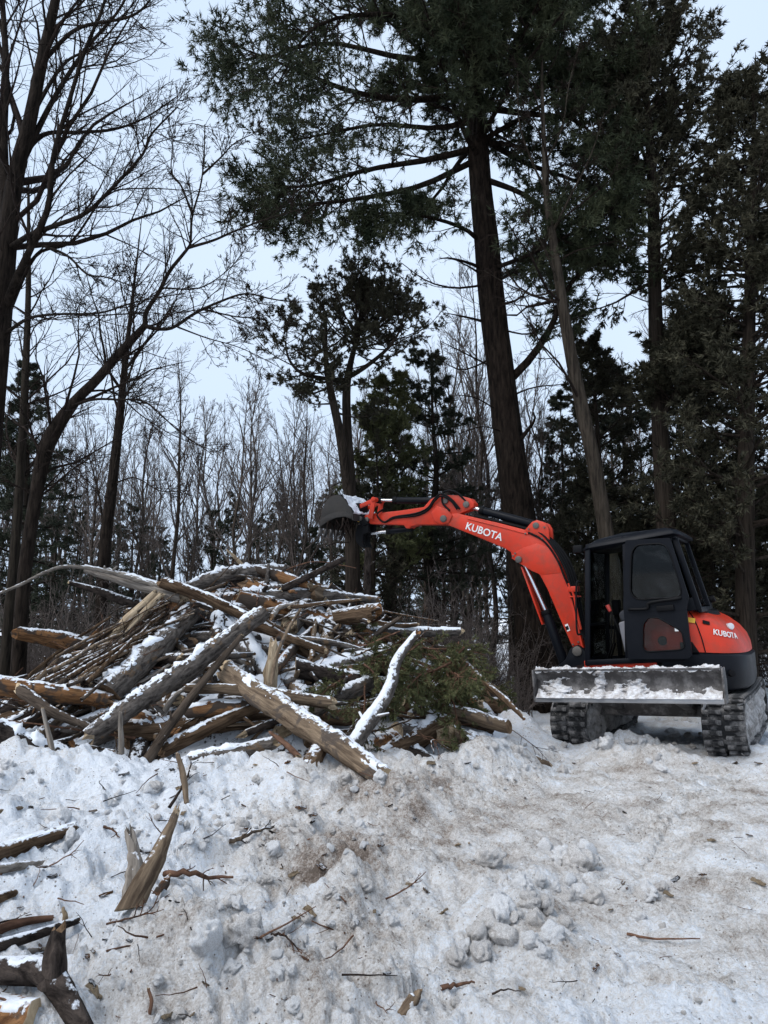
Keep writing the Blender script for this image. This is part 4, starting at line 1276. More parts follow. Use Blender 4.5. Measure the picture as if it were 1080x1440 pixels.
def flare(Rd, k=0.5, n=0.08):
    K = Rd.shape[1]
    t = np.linspace(0, 1, K)[None]
    return Rd * (1 + k * np.exp(-t / n))

def lumpy(V, amp, fr, seed):
    n = perlin(V[:, 0] * fr + V[:, 2] * fr * 0.35, V[:, 1] * fr + V[:, 2] * fr * 0.2, seed)
    return V + amp * n[:, None] * nrm(np.random.default_rng(seed).normal(size=(1, 3)) + 0 * V)

def twigs_from(g, P, Rd, lv):
    """lv: list of dicts for successive spawn levels; returns list of (P,R)"""
    out = []
    for kw in lv:
        P, Rd = spawn(g, P, Rd, **kw)
        out.append((P, Rd))
    return out

def wood_zone(px, dd):
    far = 'deep in the wood behind ' if dd > 27 else ('standing behind ' if dd > 19 else 'standing close behind ')
    for lim, t in ((150, 'the leaning maple'), (300, 'the snapped trunk of the log pile'), (440, 'the crest of the log pile'), (580, 'the twin-stemmed cedar'), (700, 'the orange boom'), (830, 'the great pine'), (960, 'the excavator cab')):
        if px < lim: return far + t
    return far + 'the excavator counterweight'
# ---- great pine
def build_pine():
    g = np.random.default_rng(21)
    D = 12.0
    tr = grounded([(762, 996, D), (748, 860, D), (726, 700, D), (708, 560, D), (690, 400, D), (676, 260, D), (668, 130, D), (664, 0, D), (662, -150, D), (660, -300, D)])
    K = 90
    P = catmull(tr, K)[None]
    Rd = np.interp(np.linspace(0, 1, K), [0, 0.10, 0.25, 0.45, 0.6, 1], [0.36, 0.30, 0.245, 0.215, 0.18, 0.05])[None]
    V, F = tubes(P, flare(Rd, 0.2, 0.04), 40)
    an = np.tile(np.arange(40) / 40 * 2 * np.pi, K); ht = np.repeat(np.linspace(0, 12, K), 40)
    axis_ = np.repeat(P[0], 40, 0)
    V = V + (V - axis_) * (0.10 * perlin(an * 40 / 6.283 / 2.2, ht * 1.1, 14))[:, None]
    c = P[0]
    wood = [(V, F)]
    # limbs traced from the photograph (tip px, depth offset)
    L1 = []
    def add(path, r0, r1=0.015):
        p, r = limb(pts_at(path), 12, r0, r1)
        L1.append((p, r))
    add([(664, 210, D), (600, 225, D - .3), (520, 238, D - .7), (430, 262, D - 1.0), (355, 262, D - 1.2)], 0.09)
    add([(664, 228, D), (590, 262, D - .5), (500, 280, D - .9), (420, 288, D - 1.0), (380, 285, D - 1.1)], 0.08)
    add([(676, 340, D), (650, 320, D - .3), (600, 305, D - .6), (545, 300, D - .9), (525, 312, D - 1.1)], 0.06)
    add([(664, 130, D), (590, 140, D - .5), (500, 130, D - .8), (410, 95, D - 1.0), (320, 60, D - 1.1)], 0.1)
    add([(664, 90, D), (560, 80, D + .4), (460, 60, D + .7), (380, 80, D + .8), (320, 110, D + 1)], 0.09)
    add([(664, 60, D), (600, 30, D - .6), (520, 20, D - 1.2), (440, 40, D - 1.5), (390, 120, D - 1.6)], 0.09)
    add([(668, 170, D), (610, 180, D + .4), (530, 175, D + .9), (450, 190, D + 1.2), (400, 200, D + 1.4)], 0.08)
    add([(670, 150, D), (740, 160, D - .5), (810, 170, D - .9), (860, 220, D - 1.2)], 0.09)
    add([(672, 190, D), (740, 230, D + .5), (820, 260, D + .8), (880, 310, D + 1.0)], 0.09)
    add([(676, 250, D), (730, 270, D - .5), (780, 300, D - .9), (860, 330, D - 1.2)], 0.08)
    add([(664, 60, D), (720, 50, D - .4), (790, 70, D - .7), (840, 110, D - .9)], 0.09)
    add([(664, 20, D), (720, -10, D + .5), (780, 5, D + 1), (830, 0, D + 1.2)], 0.08)
    add([(705, 545, D), (745, 505, D - .1), (775, 460, D - .3), (790, 420, D - .4), (820, 380, D - .6), (870, 360, D - .8)], 0.11, 0.02)
    add([(690, 400, D), (720, 385, D + .5), (760, 375, D + .9), (820, 360, D + 1.3)], 0.05)
    add([(688, 380, D), (740, 360, D - .7), (800, 330, D - 1.2), (870, 290, D - 1.4)], 0.06)
    PL = np.concatenate([p for p, _ in L1]); RL = np.concatenate([r for _, r in L1])
    # further limbs all round the crown, mostly away from and towards the camera and above the frame
    RL = RL * 0.72
    n = 64
    t = g.uniform(0.60, 0.99, (1, n))
    p, tg, r = sample(P, Rd, t)
    az = np.where(g.uniform(size=n) < 0.5, g.uniform(0, 2 * np.pi, n), -np.pi / 2 + g.normal(size=n) * 0.7)
    t[0, :14] = g.uniform(0.58, 0.76, 14); az[:14] = -np.pi / 2 + g.normal(size=14) * 0.75
    p, tg, r = sample(P, Rd, t)
    Dd = np.stack([np.cos(az), np.sin(az), g.uniform(-0.05, 0.3, n)], 1)
    Ln = (1.3 + 1.7 * np.sin(np.clip((1 - t[0]) * 2.6, 0.25, 1.4))) * g.uniform(0.6, 1.1, n)
    PR = extend(g, p, Dd, Ln, 12, 0.08, 0.02)
    RR_ = taper(np.minimum(r * 0.3, 0.05), 0.010, 12)
    PL = np.concatenate([PL, PR]); RL = np.concatenate([RL, RR_])
    wood.append(tubes(PL, RL, 7))
    P2, R2 = spawn(g, PL, RL, 19, 0.22, 1.0, 35, 72, 0.20, 0.44, 6, 0.10, 0.04, rr=0.5, flat=0.5, shrink=0.45)
    Pt, Rt = spawn(g, PL[:15], RL[:15], 20, 0.42, 1.0, 30, 75, 0.18, 0.30, 6, 0.10, 0.03, rr=0.6, flat=0.6, shrink=0.1)
    P2 = np.concatenate([P2, Pt]); R2 = np.concatenate([R2, Rt])
    P3, R3 = spawn(g, P2, R2, 8, 0.12, 1.0, 30, 65, 0.28, 0.55, 4, 0.12, 0.05, rr=0.6, flat=0.7, tip=0.002, shrink=0.3)
    tw = [tubes(P2[:, [0, 2, 5]], R2[:, [0, 2, 5]], 3), tubes(P3[:, [0, 3]], R3[:, [0, 3]], 3)]
    fol = [tufts(g, P3, 4, 0.2, 1.0, 6, 0.128, 0.020, 0.8, 0.15), tufts(g, P2, 5, 0.4, 1.0, 6, 0.115, 0.017, 0.8, 0.1)]
    # dead branches and broken stubs on the bare lower trunk
    dead = []
    for (path, r) in (([(682, 380, D), (660, 370, D - .2), (632, 363, D - .4), (618, 364, D - .5)], 0.035), ([(684, 395, D), (668, 380, D - .2), (640, 365, D - .5)], 0.03), ([(690, 455, D), (660, 447, D - .2), (626, 440, D - .3)], 0.03),
                      ([(686, 400, D), (640, 405, D - .2), (600, 395, D - .4), (565, 370, D - .6)], 0.022), ([(700, 520, D), (660, 500, D - .3), (620, 480, D - .5)], 0.018), ([(700, 500, D), (650, 520, D + .2), (610, 500, D + .4)], 0.018),
                      ([(715, 640, D), (738, 610, D - .2), (752, 590, D - .3), (748, 575, D - .3)], 0.05), ([(712, 560, D), (750, 545, D - .3), (800, 540, D - .5)], 0.018), ([(704, 580, D), (670, 560, D - .4), (640, 555, D - .5)], 0.014),
                      ([(690, 430, D), (730, 420, D - .4), (760, 380, D - .6)], 0.03), ([(694, 460, D), (740, 470, D - .4), (770, 455, D - .7)], 0.02), ([(714, 610, D), (680, 600, D - .5), (645, 610, D - .7)], 0.013)):
        p, r_ = limb(pts_at(path), 8, r, 0.006)
        dead.append((p, r_))
    DP = np.concatenate([p for p, _ in dead]); DR = np.concatenate([r for _, r in dead])
    wood.append(tubes(DP, DR, 6))
    for a in twigs_from(g, DP, DR, [dict(m=6, t0=0.3, t1=1, a0=25, a1=70, l0=0.25, l1=0.6, K=5, wander=0.2, up=0.03), dict(m=4, t0=0.2, t1=1, a0=25, a1=60, l0=0.3, l1=0.6, K=4, wander=0.2, up=0.0)]):
        tw.append(tubes(a[0], a[1], 3))
    tree_thing('pine_tree', tr[0], 'huge old pine with thick dark trunk rising behind the orange boom', None,
               [('trunk', wood, M['pinebark'], True), ('twigs', tw, M['twigbark'], True), ('crown', fol, M['pineneedle'], False)])
build_pine()

# ---- generic bare hardwood from traced limbs
def bare_tree(name, base_pts, radii, limbs, label, levels, seed, K=26, bark='maplebark', twig='twigbark', S=14, group=None, fl=0.3):
    g = np.random.default_rng(seed)
    P = catmull(base_pts, K)[None]
    Rd = np.interp(np.linspace(0, 1, K), np.linspace(0, 1, len(radii)), radii)[None]
    wood = [tubes(P, flare(Rd, fl, 0.05), S)]
    Ls = [(P, Rd)]
    for path, r0, r1 in limbs:
        p, r = limb(path, K, r0 * 0.74, r1 * 0.6, 0.75)
        Ls.append((p, r)); wood.append(tubes(p, r, 8))
    PL = np.concatenate([p for p, _ in Ls]); RL = np.concatenate([r for _, r in Ls])
    tw = []
    for a in twigs_from(g, PL, RL, levels):
        tw.append(tubes(a[0], a[1], 4 if len(tw) == 0 else 3))
    return tree_thing(name, base_pts[0], label, group, [('trunk', wood, M[bark], True), ('branches', tw, M[twig], True)])

d = 8.0
base = grounded([(-52, 1010, d), (-32, 800, d), (-14, 600, d), (2, 430, d), (14, 300, d), (26, 230, d), (42, 170, d), (58, 90, d), (78, 0, d), (100, -120, d), (115, -260, d)])
bare_tree('maple_tree', base, [0.165, 0.145, 0.132, 0.12, 0.10, 0.085, 0.075, 0.066, 0.052, 0.035, 0.018], [
    (pts_at([(10, 330, d), (4, 200, d + .1), (8, 90, d + .3), (2, -20, d + .4), (-10, -200, d + .5)]), 0.11, 0.03),
    (pts_at([(5, 440, d), (22, 395, d - .2), (45, 345, d - .4), (68, 290, d - .5), (75, 220, d - .5), (95, 150, d - .5), (120, 70, d - .5), (148, 0, d - .5), (170, -100, d - .5)]), 0.07, 0.02),
    (pts_at([(12, 350, d), (40, 332, d - .3), (75, 318, d - .5), (120, 300, d - .8), (160, 262, d - 1.0), (200, 218, d - 1.2), (212, 190, d - 1.3), (250, 150, d - 1.5)]), 0.05, 0.012),
    (pts_at([(25, 230, d), (60, 190, d + .3), (110, 186, d + .5), (160, 182, d + .7), (205, 165, d + .9), (250, 135, d + 1)]), 0.05, 0.012),
    (pts_at([(30, 230, d), (75, 140, d + .2), (120, 70, d + .4), (170, 10, d + .5), (200, -60, d + .5)]), 0.055, 0.015),
    (pts_at([(6, 470, d), (40, 448, d - .4), (80, 442, d - .7), (140, 440, d - 1.0), (190, 425, d - 1.2), (260, 412, d - 1.3)]), 0.03, 0.008),
    (pts_at([(8, 450, d), (50, 360, d + .4), (100, 340, d + .6), (150, 275, d + .9), (205, 265, d + 1.1), (290, 270, d + 1.3)]), 0.035, 0.008),
    (pts_at([(40, 170, d), (90, 90, d + .8), (140, 60, d + 1.2), (200, -10, d + 1.5)]), 0.04, 0.012),
    (pts_at([(60, 345, d - .4), (95, 360, d - .5), (122, 385, d - .7), (150, 390, d - .9), (185, 402, d - 1.0)]), 0.025, 0.008),
    (pts_at([(66, 80, d), (110, 40, d - .5), (190, 20, d - .9), (230, -30, d - 1.1)]), 0.04, 0.012),
], 'dark furrowed many-stemmed maple with bare branches rising beside the spruce', [
    dict(m=20, t0=0.22, t1=1, a0=22, a1=60, l0=0.14, l1=0.42, K=8, wander=0.13, up=0.05, rr=0.5, tip=0.003),
    dict(m=9, t0=0.2, t1=1, a0=22, a1=60, l0=0.25, l1=0.55, K=5, wander=0.15, up=0.04, rr=0.6, tip=0.002),
    dict(m=4, t0=0.15, t1=1, a0=25, a1=60, l0=0.3, l1=0.6, K=3, wander=0.15, up=0.03, rr=0.7, tip=0.0015)], 31, S=18)

d = 9.0
base = grounded([(22, 1020, d), (27, 920, d), (34, 810, d), (50, 700, d), (62, 640, d), (78, 603, d), (105, 565, d), (135, 535, d), (165, 500, d), (190, 473, d), (204, 458, d)])
bare_tree('leaning_maple', base, [0.095, 0.088, 0.08, 0.078, 0.092, 0.096, 0.066, 0.06, 0.055, 0.048, 0.04], [
    (pts_at([(204, 458, d), (206, 438, d), (224, 410, d), (238, 382, d - .1), (262, 352, d - .2), (268, 340, d - .2), (270, 305, d - .2), (282, 262, d - .3), (287, 220, d - .3), (288, 175, d - .4)]), 0.05, 0.010),
    (pts_at([(266, 348, d - .2), (300, 338, d - .4), (330, 325, d - .6), (370, 310, d - .8), (410, 298, d - 1), (440, 290, d - 1.1)]), 0.028, 0.007),
    (pts_at([(204, 458, d), (218, 462, d - .1), (242, 461, d - .2), (275, 440, d - .4), (310, 424, d - .6), (345, 413, d - .7), (380, 420, d - .9), (410, 425, d - 1)]), 0.042, 0.010),
    (pts_at([(270, 300, d - .2), (255, 262, d - .1), (241, 240, d), (243, 200, d + .1), (238, 170, d + .2)]), 0.022, 0.006),
    (pts_at([(285, 245, d - .3), (310, 222, d - .5), (332, 200, d - .7), (375, 180, d - .9)]), 0.022, 0.006),
    (pts_at([(204, 440, d), (150, 443, d + .3), (80, 447, d + .6), (20, 470, d + .8)]), 0.018, 0.006),
    (pts_at([(228, 405, d), (280, 405, d + .4), (320, 380, d + .6), (345, 350, d + .8)]), 0.018, 0.006),
    (pts_at([(285, 435, d - .4), (330, 445, d - .2), (370, 450, d), (410, 470, d + .1)]), 0.018, 0.006),
    (pts_at([(250, 460, d - .2), (290, 475, d - .4), (340, 490, d - .5), (400, 520, d - .6)]), 0.016, 0.005),
    (pts_at([(98, 572, d), (130, 562, d - .3), (165, 562, d - .5), (205, 566, d - .8), (250, 605, d - 1.0), (300, 640, d - 1.1)]), 0.03, 0.007),
    (pts_at([(120, 550, d), (160, 552, d + .3), (200, 585, d + .6), (250, 615, d + .8), (320, 640, d + 1)]), 0.022, 0.006),
    (pts_at([(62, 632, d), (85, 640, d - .3), (110, 665, d - .5), (150, 700, d - .7)]), 0.016, 0.005),
], 'crooked dark maple leaning over the log pile with knobbly bends', [
    dict(m=20, t0=0.25, t1=1, a0=25, a1=65, l0=0.14, l1=0.45, K=7, wander=0.16, up=0.04, rr=0.5, tip=0.003),
    dict(m=7, t0=0.2, t1=1, a0=25, a1=60, l0=0.3, l1=0.6, K=5, wander=0.16, up=0.04, rr=0.6, tip=0.002),
    dict(m=4, t0=0.15, t1=1, a0=25, a1=60, l0=0.3, l1=0.6, K=3, wander=0.15, up=0.03, rr=0.7, tip=0.0015)], 37, fl=0.08)

d = 14.0
base = grounded([(140, 980, d), (145, 800, d), (158, 680, d), (168, 590, d), (176, 510, d), (184, 440, d), (192, 370, d), (200, 300, d)])
bare_tree('young_maple', base, [0.125, 0.115, 0.10, 0.08, 0.058, 0.036, 0.02, 0.006], [
    (pts_at([(165, 600, d), (172, 520, d + .3), (168, 470, d + .5), (160, 420, d + .6)]), 0.04, 0.01),
    (pts_at([(176, 520, d), (205, 480, d - .4), (235, 440, d - .8), (260, 400, d - 1)]), 0.035, 0.008),
    (pts_at([(160, 680, d), (190, 672, d - .4), (225, 690, d - .7), (260, 690, d - .8)]), 0.025, 0.008),
    (pts_at([(148, 780, d), (140, 700, d + .3), (125, 640, d + .5), (118, 580, d + .6)]), 0.035, 0.01),
    (pts_at([(150, 720, d), (165, 640, d - .3), (180, 560, d - .6), (185, 500, d - .7)]), 0.03, 0.01),
], 'straight young maple with upswept bare branches standing behind the log pile', [
    dict(m=20, t0=0.35, t1=1, a0=20, a1=50, l0=0.16, l1=0.42, K=7, wander=0.1, up=0.08, rr=0.5, tip=0.003),
    dict(m=6, t0=0.2, t1=1, a0=20, a1=50, l0=0.3, l1=0.55, K=5, wander=0.12, up=0.06, rr=0.6, tip=0.002),
    dict(m=3, t0=0.15, t1=1, a0=25, a1=60, l0=0.3, l1=0.6, K=3, wander=0.15, up=0.03, rr=0.7, tip=0.002)], 39, fl=0.15)

d = 10.6
base = grounded([(880, 1006, d), (868, 850, d), (852, 750, d), (838, 665, d), (822, 590, d), (803, 500, d), (790, 420, d), (778, 340, d), (768, 270, d), (765, 200, d), (762, 110, d), (764, 20, d)])
bare_tree('gaunt_elm', base, [0.14, 0.125, 0.11, 0.105, 0.10, 0.09, 0.078, 0.065, 0.05, 0.036, 0.022, 0.008], [
    (pts_at([(785, 400, d), (770, 360, d - .3), (755, 330, d - .5), (735, 300, d - .7)]), 0.03, 0.008),
    (pts_at([(782, 410, d), (750, 415, d - .4), (715, 400, d - .6), (680, 380, d - .8)]), 0.025, 0.007),
    (pts_at([(775, 330, d), (800, 280, d - .4), (830, 220, d - .7), (850, 160, d - .9)]), 0.03, 0.008),
    (pts_at([(768, 270, d), (745, 220, d - .4), (730, 170, d - .7), (728, 100, d - .9)]), 0.03, 0.008),
    (pts_at([(766, 230, d), (790, 180, d - .5), (800, 120, d - .7), (815, 60, d - .8)]), 0.025, 0.007),
], 'gaunt grey-barked elm leaning towards the pine behind the excavator cab', [
    dict(m=16, t0=0.3, t1=1, a0=35, a1=75, l0=0.13, l1=0.34, K=7, wander=0.18, up=0.01, rr=0.4, tip=0.003),
    dict(m=7, t0=0.2, t1=1, a0=25, a1=70, l0=0.3, l1=0.6, K=5, wander=0.2, up=0.0, rr=0.6, tip=0.002),
    dict(m=4, t0=0.15, t1=1, a0=25, a1=60, l0=0.3, l1=0.6, K=3, wander=0.15, up=0.0, rr=0.7, tip=0.002)], 41, bark='greybark', fl=0.15)

d = 9.6
base = grounded([(2, 1010, d), (10, 900, d), (22, 760, d), (30, 640, d), (36, 520, d), (40, 400, d), (40, 250, d)])
bare_tree('grey_maple', base, [0.08, 0.07, 0.062, 0.055, 0.048, 0.036, 0.015], [], 'slim pale grey trunk standing close behind the leaning maple', [
    dict(m=26, t0=0.45, t1=1, a0=25, a1=60, l0=0.14, l1=0.3, K=7, wander=0.12, up=0.05, rr=0.4, tip=0.003),
    dict(m=6, t0=0.2, t1=1, a0=25, a1=60, l0=0.3, l1=0.6, K=5, wander=0.15, up=0.03, rr=0.6, tip=0.002)], 43, bark='greybark')

# ---- conifers
def conifer(name, base_pts, radii, label, seed, z0, z1, nb, len_fn, elev, curve, l2, l3, tf, leaf, bark, group=None, extra=None, S=12, K=24, l2len=(0.25, 0.5), l3len=(0.3, 0.55), flat2=0.5, dead=0):
    g = np.random.default_rng(seed)
    P = catmull(base_pts, K)[None]
    Rd = np.interp(np.linspace(0, 1, K), np.linspace(0, 1, len(radii)), radii)[None]
    wood = [tubes(P, flare(Rd, 0.25, 0.05), S)]
    stems = [(P, Rd)]
    for e in (extra or []):
        p, r = limb(e[0], K, e[1], e[2]); stems.append((p, r)); wood.append(tubes(p, r, 9))
    PLs, RLs = [], []
    for si, (sp, sr) in enumerate(stems):
        n = nb if si == 0 else max(8, nb // 2)
        zlo, zhi = sp[0, 0, 2], sp[0, -1, 2]
        a0 = z0 if si == 0 else 0.25
        t = np.sort(g.uniform(a0, z1, n))[None]
        p, tg, r = sample(sp, sr, t)
        az = g.uniform(0, 2 * np.pi) + np.arange(n) * 2.399 + g.normal(size=n) * 0.4
        el = elev(t[0]) + g.normal(size=n) * 0.12
        Dd = np.stack([np.cos(az) * np.cos(el), np.sin(az) * np.cos(el), np.sin(el)], 1)
        Ln = len_fn(t[0]) * g.uniform(0.65, 1.15, n) * (1 if si == 0 else 0.7)
        PLs.append(extend(g, p, Dd, Ln, 9, 0.09, curve)); RLs.append(taper(np.minimum(r * 0.45, 0.012 + Ln * 0.014), 0.004, 9))
    PL = np.concatenate(PLs); RL = np.concatenate(RLs)
    wood.append(tubes(PL, RL, 5))
    P2, R2 = spawn(g, PL, RL, l2, 0.2, 1.0, 30, 65, *l2len, 5, 0.1, curve * 0.5, rr=0.5, flat=flat2, shrink=0.5)
    tw = [tubes(P2[:, [0, 2, 4]], R2[:, [0, 2, 4]], 3)]
    last = P2
    fol = []
    if l3:
        P3, R3 = spawn(g, P2, R2, l3, 0.15, 1.0, 25, 60, *l3len, 4, 0.12, 0, rr=0.6, flat=0.8, tip=0.002, shrink=0.3)
        tw.append(tubes(P3[:, [0, 3]], R3[:, [0, 3]], 3)); last = P3
        fol.append(tufts(g, P2, 2, 0.3, 1, tf[1], tf[2], tf[3], tf[4], tf[5]))
    fol.append(tufts(g, last, *([tf[0]] + [0.15, 1.0] + list(tf[1:]))))
    fol.append(tufts(g, PL, 5, 0.45, 1.0, *tf[1:]))
    if dead:
        t = g.uniform(0.05, z0, (1, dead))
        p, tg, r = sample(P, Rd, t)
        az = g.uniform(0, 2 * np.pi, dead)
        DP = extend(g, p, np.stack([np.cos(az), np.sin(az), g.normal(size=dead) * 0.2], 1), g.uniform(0.4, 1.2, dead), 6, 0.15, -0.02)
        DR = taper(np.full(dead, 0.012), 0.003, 6)
        tw.append(tubes(DP, DR, 4))
        DP2, DR2 = spawn(g, DP, DR, 5, 0.2, 1, 30, 70, 0.3, 0.6, 4, 0.2, 0)
        tw.append(tubes(DP2, DR2, 3))
    return tree_thing(name, base_pts[0], label, group, [('trunk', wood, M[bark], True), ('twigs', tw, M['twigbark'], True), ('crown', fol, M[leaf], False)])

CEDAR_T = (4, 4, 0.092, 0.028, 0.6, 0.15)
d = 13.0
base = grounded([(497, 1000, d), (496, 800, d), (492, 690, d), (489, 620, d), (487, 560, d), (490, 525, d), (498, 490, d), (506, 452, d), (510, 425, d)])
conifer('cedar_tree', base, [0.15, 0.13, 0.115, 0.085, 0.078, 0.065, 0.045, 0.03, 0.01], 'twin-stemmed cedar with round ragged top rising behind the bucket', 51, 0.74, 0.99, 46,
        lambda t: 0.35 + 1.0 * np.sin(np.clip((1.02 - t) / 0.28, 0, 1) * math.pi * 0.62), lambda t: 0.25 + 0.5 * (t - 0.7) / 0.3, 0.12, 7, 5, (5, 4, 0.06, 0.017, 0.65, 0.1), 'cedarleaf', 'cedarbark',
        extra=[(pts_at([(490, 690, d), (478, 610, d - .25), (464, 545, d - .35), (458, 500, d - .3), (458, 455, d - .3), (455, 428, d - .3)]), 0.10, 0.01),
               (pts_at([(486, 535, d), (455, 532, d - .3), (425, 525, d - .5), (408, 508, d - .6), (402, 485, d - .6), (405, 455, d - .6)]), 0.045, 0.008),
               (pts_at([(490, 530, d), (515, 515, d - .2), (545, 490, d - .4), (562, 465, d - .5), (568, 442, d - .5)]), 0.05, 0.01),
               (pts_at([(495, 480, d), (520, 450, d + .3), (540, 440, d + .4), (545, 425, d + .4)]), 0.04, 0.01)], dead=10)

# lower cedars right behind the pile
def ph(px, py_top, d, px2=None, n=6, wob=0.05):
    b = at(px, 900, d); b[2] = ground_z(b[0], b[1]) - 0.1
    t = at(px2 if px2 is not None else px, py_top, d)
    g = np.random.default_rng(int(px * 7 + d * 13))
    P = np.linspace(b, t, n)
    P[1:-1, :2] += g.normal(size=(n - 2, 2)) * wob
    return P
cl = lambda w: (lambda t: 0.2 + w * np.clip(1.08 - t, 0.05, 1) ** 0.75)
up1 = lambda t: 0.15 + 0.45 * t
conifer('cedar_tree', ph(545, 545, 14.2), [0.11, 0.1, 0.08, 0.05, 0.02, 0.008], 'low dense cedar tucked beside the twin-stemmed cedar, over the orange arm', 53, 0.36, 0.99, 60, cl(1.5), up1, 0.08, 8, 5, CEDAR_T, 'cedargreen', 'cedarbark', dead=14)
conifer('cedar_tree', ph(522, 585, 13.7), [0.08, 0.07, 0.06, 0.04, 0.02, 0.008], 'thin low cedar crowding the foot of the twin-stemmed cedar', 60, 0.30, 0.99, 40, cl(1.0), up1, 0.08, 7, 5, (5, 4, 0.065, 0.018, 0.65, 0.1), 'cedarleaf', 'cedarbark', dead=10)
conifer('fir_tree', ph(606, 488, 15.0), [0.12, 0.11, 0.09, 0.06, 0.03, 0.01], 'narrow dark fir standing between the great pine and the twin-stemmed cedar', 54, 0.30, 0.99, 70, cl(1.3), lambda t: 0.25 * t - 0.05, 0.02, 9, 5, (5, 5, 0.07, 0.016, 0.7, 0.1), 'spruceneedle', 'cedarbark', dead=16)

# right-hand cedars
d = 11.6
base = grounded([(950, 1000, d), (944, 850, d), (934, 700, d), (926, 560, d), (921, 420, d), (919, 300, d), (913, 190, d), (908, 100, d), (915, 15, d)])
conifer('cedar_tree', base, [0.2, 0.17, 0.145, 0.125, 0.11, 0.095, 0.07, 0.04, 0.01], 'tall cedar with a straight bare mid-trunk rising directly behind the cab', 55, 0.50, 0.99, 84,
        lambda t: 0.4 + 1.15 * np.sin(np.clip((1.03 - t) / 0.5, 0, 1) * math.pi * 0.75), lambda t: 0.1 + 0.5 * t, 0.06, 9, 5, CEDAR_T, 'cedarleaf', 'cedarbark', dead=30,
        extra=[(pts_at([(926, 600, d), (945, 560, d - .2), (970, 520, d - .3), (985, 470, d - .3)]), 0.05, 0.01), (pts_at([(920, 300, d), (900, 240, d + .2), (893, 180, d + .2), (885, 110, d + .3)]), 0.05, 0.01)])
d = 10.6
base = grounded([(1050, 1008, d), (1048, 800, d), (1050, 600, d), (1055, 400, d), (1060, 250, d), (1060, 120, d)])
conifer('cedar_tree', base, [0.15, 0.13, 0.11, 0.08, 0.05, 0.015], 'broad dense brown-green cedar towering behind the counterweight', 56, 0.08, 0.99, 150,
        lambda t: 0.35 + 1.35 * np.clip(1.12 - t, 0.1, 0.8) ** 0.6, lambda t: 0.05 + 0.5 * t, 0.05, 9, 5, CEDAR_T, 'cedarleaf', 'cedarbark', dead=10)
mid_cedar = conifer('cedar_tree', ph(985, 430, 13.2), [0.16, 0.14, 0.11, 0.07, 0.03, 0.01], 'dense cedar standing between the two tall cedars behind the excavator', 58, 0.10, 0.99, 110, cl(1.6), up1, 0.05, 8, 5, CEDAR_T, 'cedarleaf', 'cedarbark', dead=8)
H0 = at(985, 430, 13.2)[2] - ground_z(at(985, 430, 13.2)[0], 13.2)
for px_, pt_, d_, rz_, lb_ in ((848, 470, 13.6, 2.1, 'mid-height cedar filling the gap between pine and grey elm'), (1120, 250, 12.4, 4.0, 'dark cedar at the edge of the clearing beyond the counterweight')):
    p_ = at(px_, pt_, d_); z_ = ground_z(p_[0], d_)
    c_ = copy_tree(mid_cedar)
    c_.location = (p_[0], d_, z_ - 0.1); c_.rotation_euler = (0, 0, rz_)
    k_ = (p_[2] - z_) / H0; c_.scale = (k_ ** 0.5, k_ ** 0.5, k_); c_['label'] = lb_
# left spruce
SPR = (5, 4, 0.062, 0.018, 0.75, 0.05)
d = 14.5
spruce = conifer('spruce_tree', ph(40, 512, d, wob=0.02), [0.14, 0.12, 0.09, 0.06, 0.03, 0.008], 'full dark spruce with a pointed top behind the leaning maple', 61, 0.06, 0.995, 92,
        lambda t: 0.12 + 1.55 * np.clip(1.02 - t, 0, 1) ** 0.8, lambda t: -0.12 + 0.35 * t, 0.03, 11, 5, SPR, 'spruceneedle', 'cedarbark', flat2=0.25)

# ---- prototypes of the wood behind, copied as individuals
def proto_bare(seed, H, r, spread, label):
    g = np.random.default_rng(seed)
    pts = np.stack([np.cumsum(g.normal(size=7) * 0.17), np.cumsum(g.normal(size=7) * 0.17), np.linspace(-0.2, H, 7)], 1)
    P = catmull(pts, 20)[None]
    Rd = np.interp(np.linspace(0, 1, 20), [0, 0.3, 0.7, 1], [r, r * 0.75, r * 0.4, 0.008])[None]
    wood = [tubes(P, Rd, 8)]
    lv = twigs_from(g, P, Rd, [dict(m=24, t0=0.25, t1=0.98, a0=18, a1=spread, l0=0.18, l1=0.5, K=8, wander=0.10, up=0.09, rr=0.6, tip=0.005, rmin=0.008, shrink=0.75),
                              dict(m=8, t0=0.2, t1=1, a0=18, a1=45, l0=0.25, l1=0.5, K=5, wander=0.1, up=0.07, rr=0.6, tip=0.004, rmin=0.005),
                              dict(m=5, t0=0.15, t1=1, a0=18, a1=50, l0=0.3, l1=0.6, K=4, wander=0.1, up=0.05, rr=0.7, tip=0.003, rmin=0.004)])
    tw = [tubes(p, q, 4 if i == 0 else 3) for i, (p, q) in enumerate(lv)]
    return tree_thing('hardwood_tree', (0, 0, 0), label, 'bare hardwoods in the wood behind', [('trunk', wood, M['farbark'], True), ('branches', tw, M['fartwig'], True)])

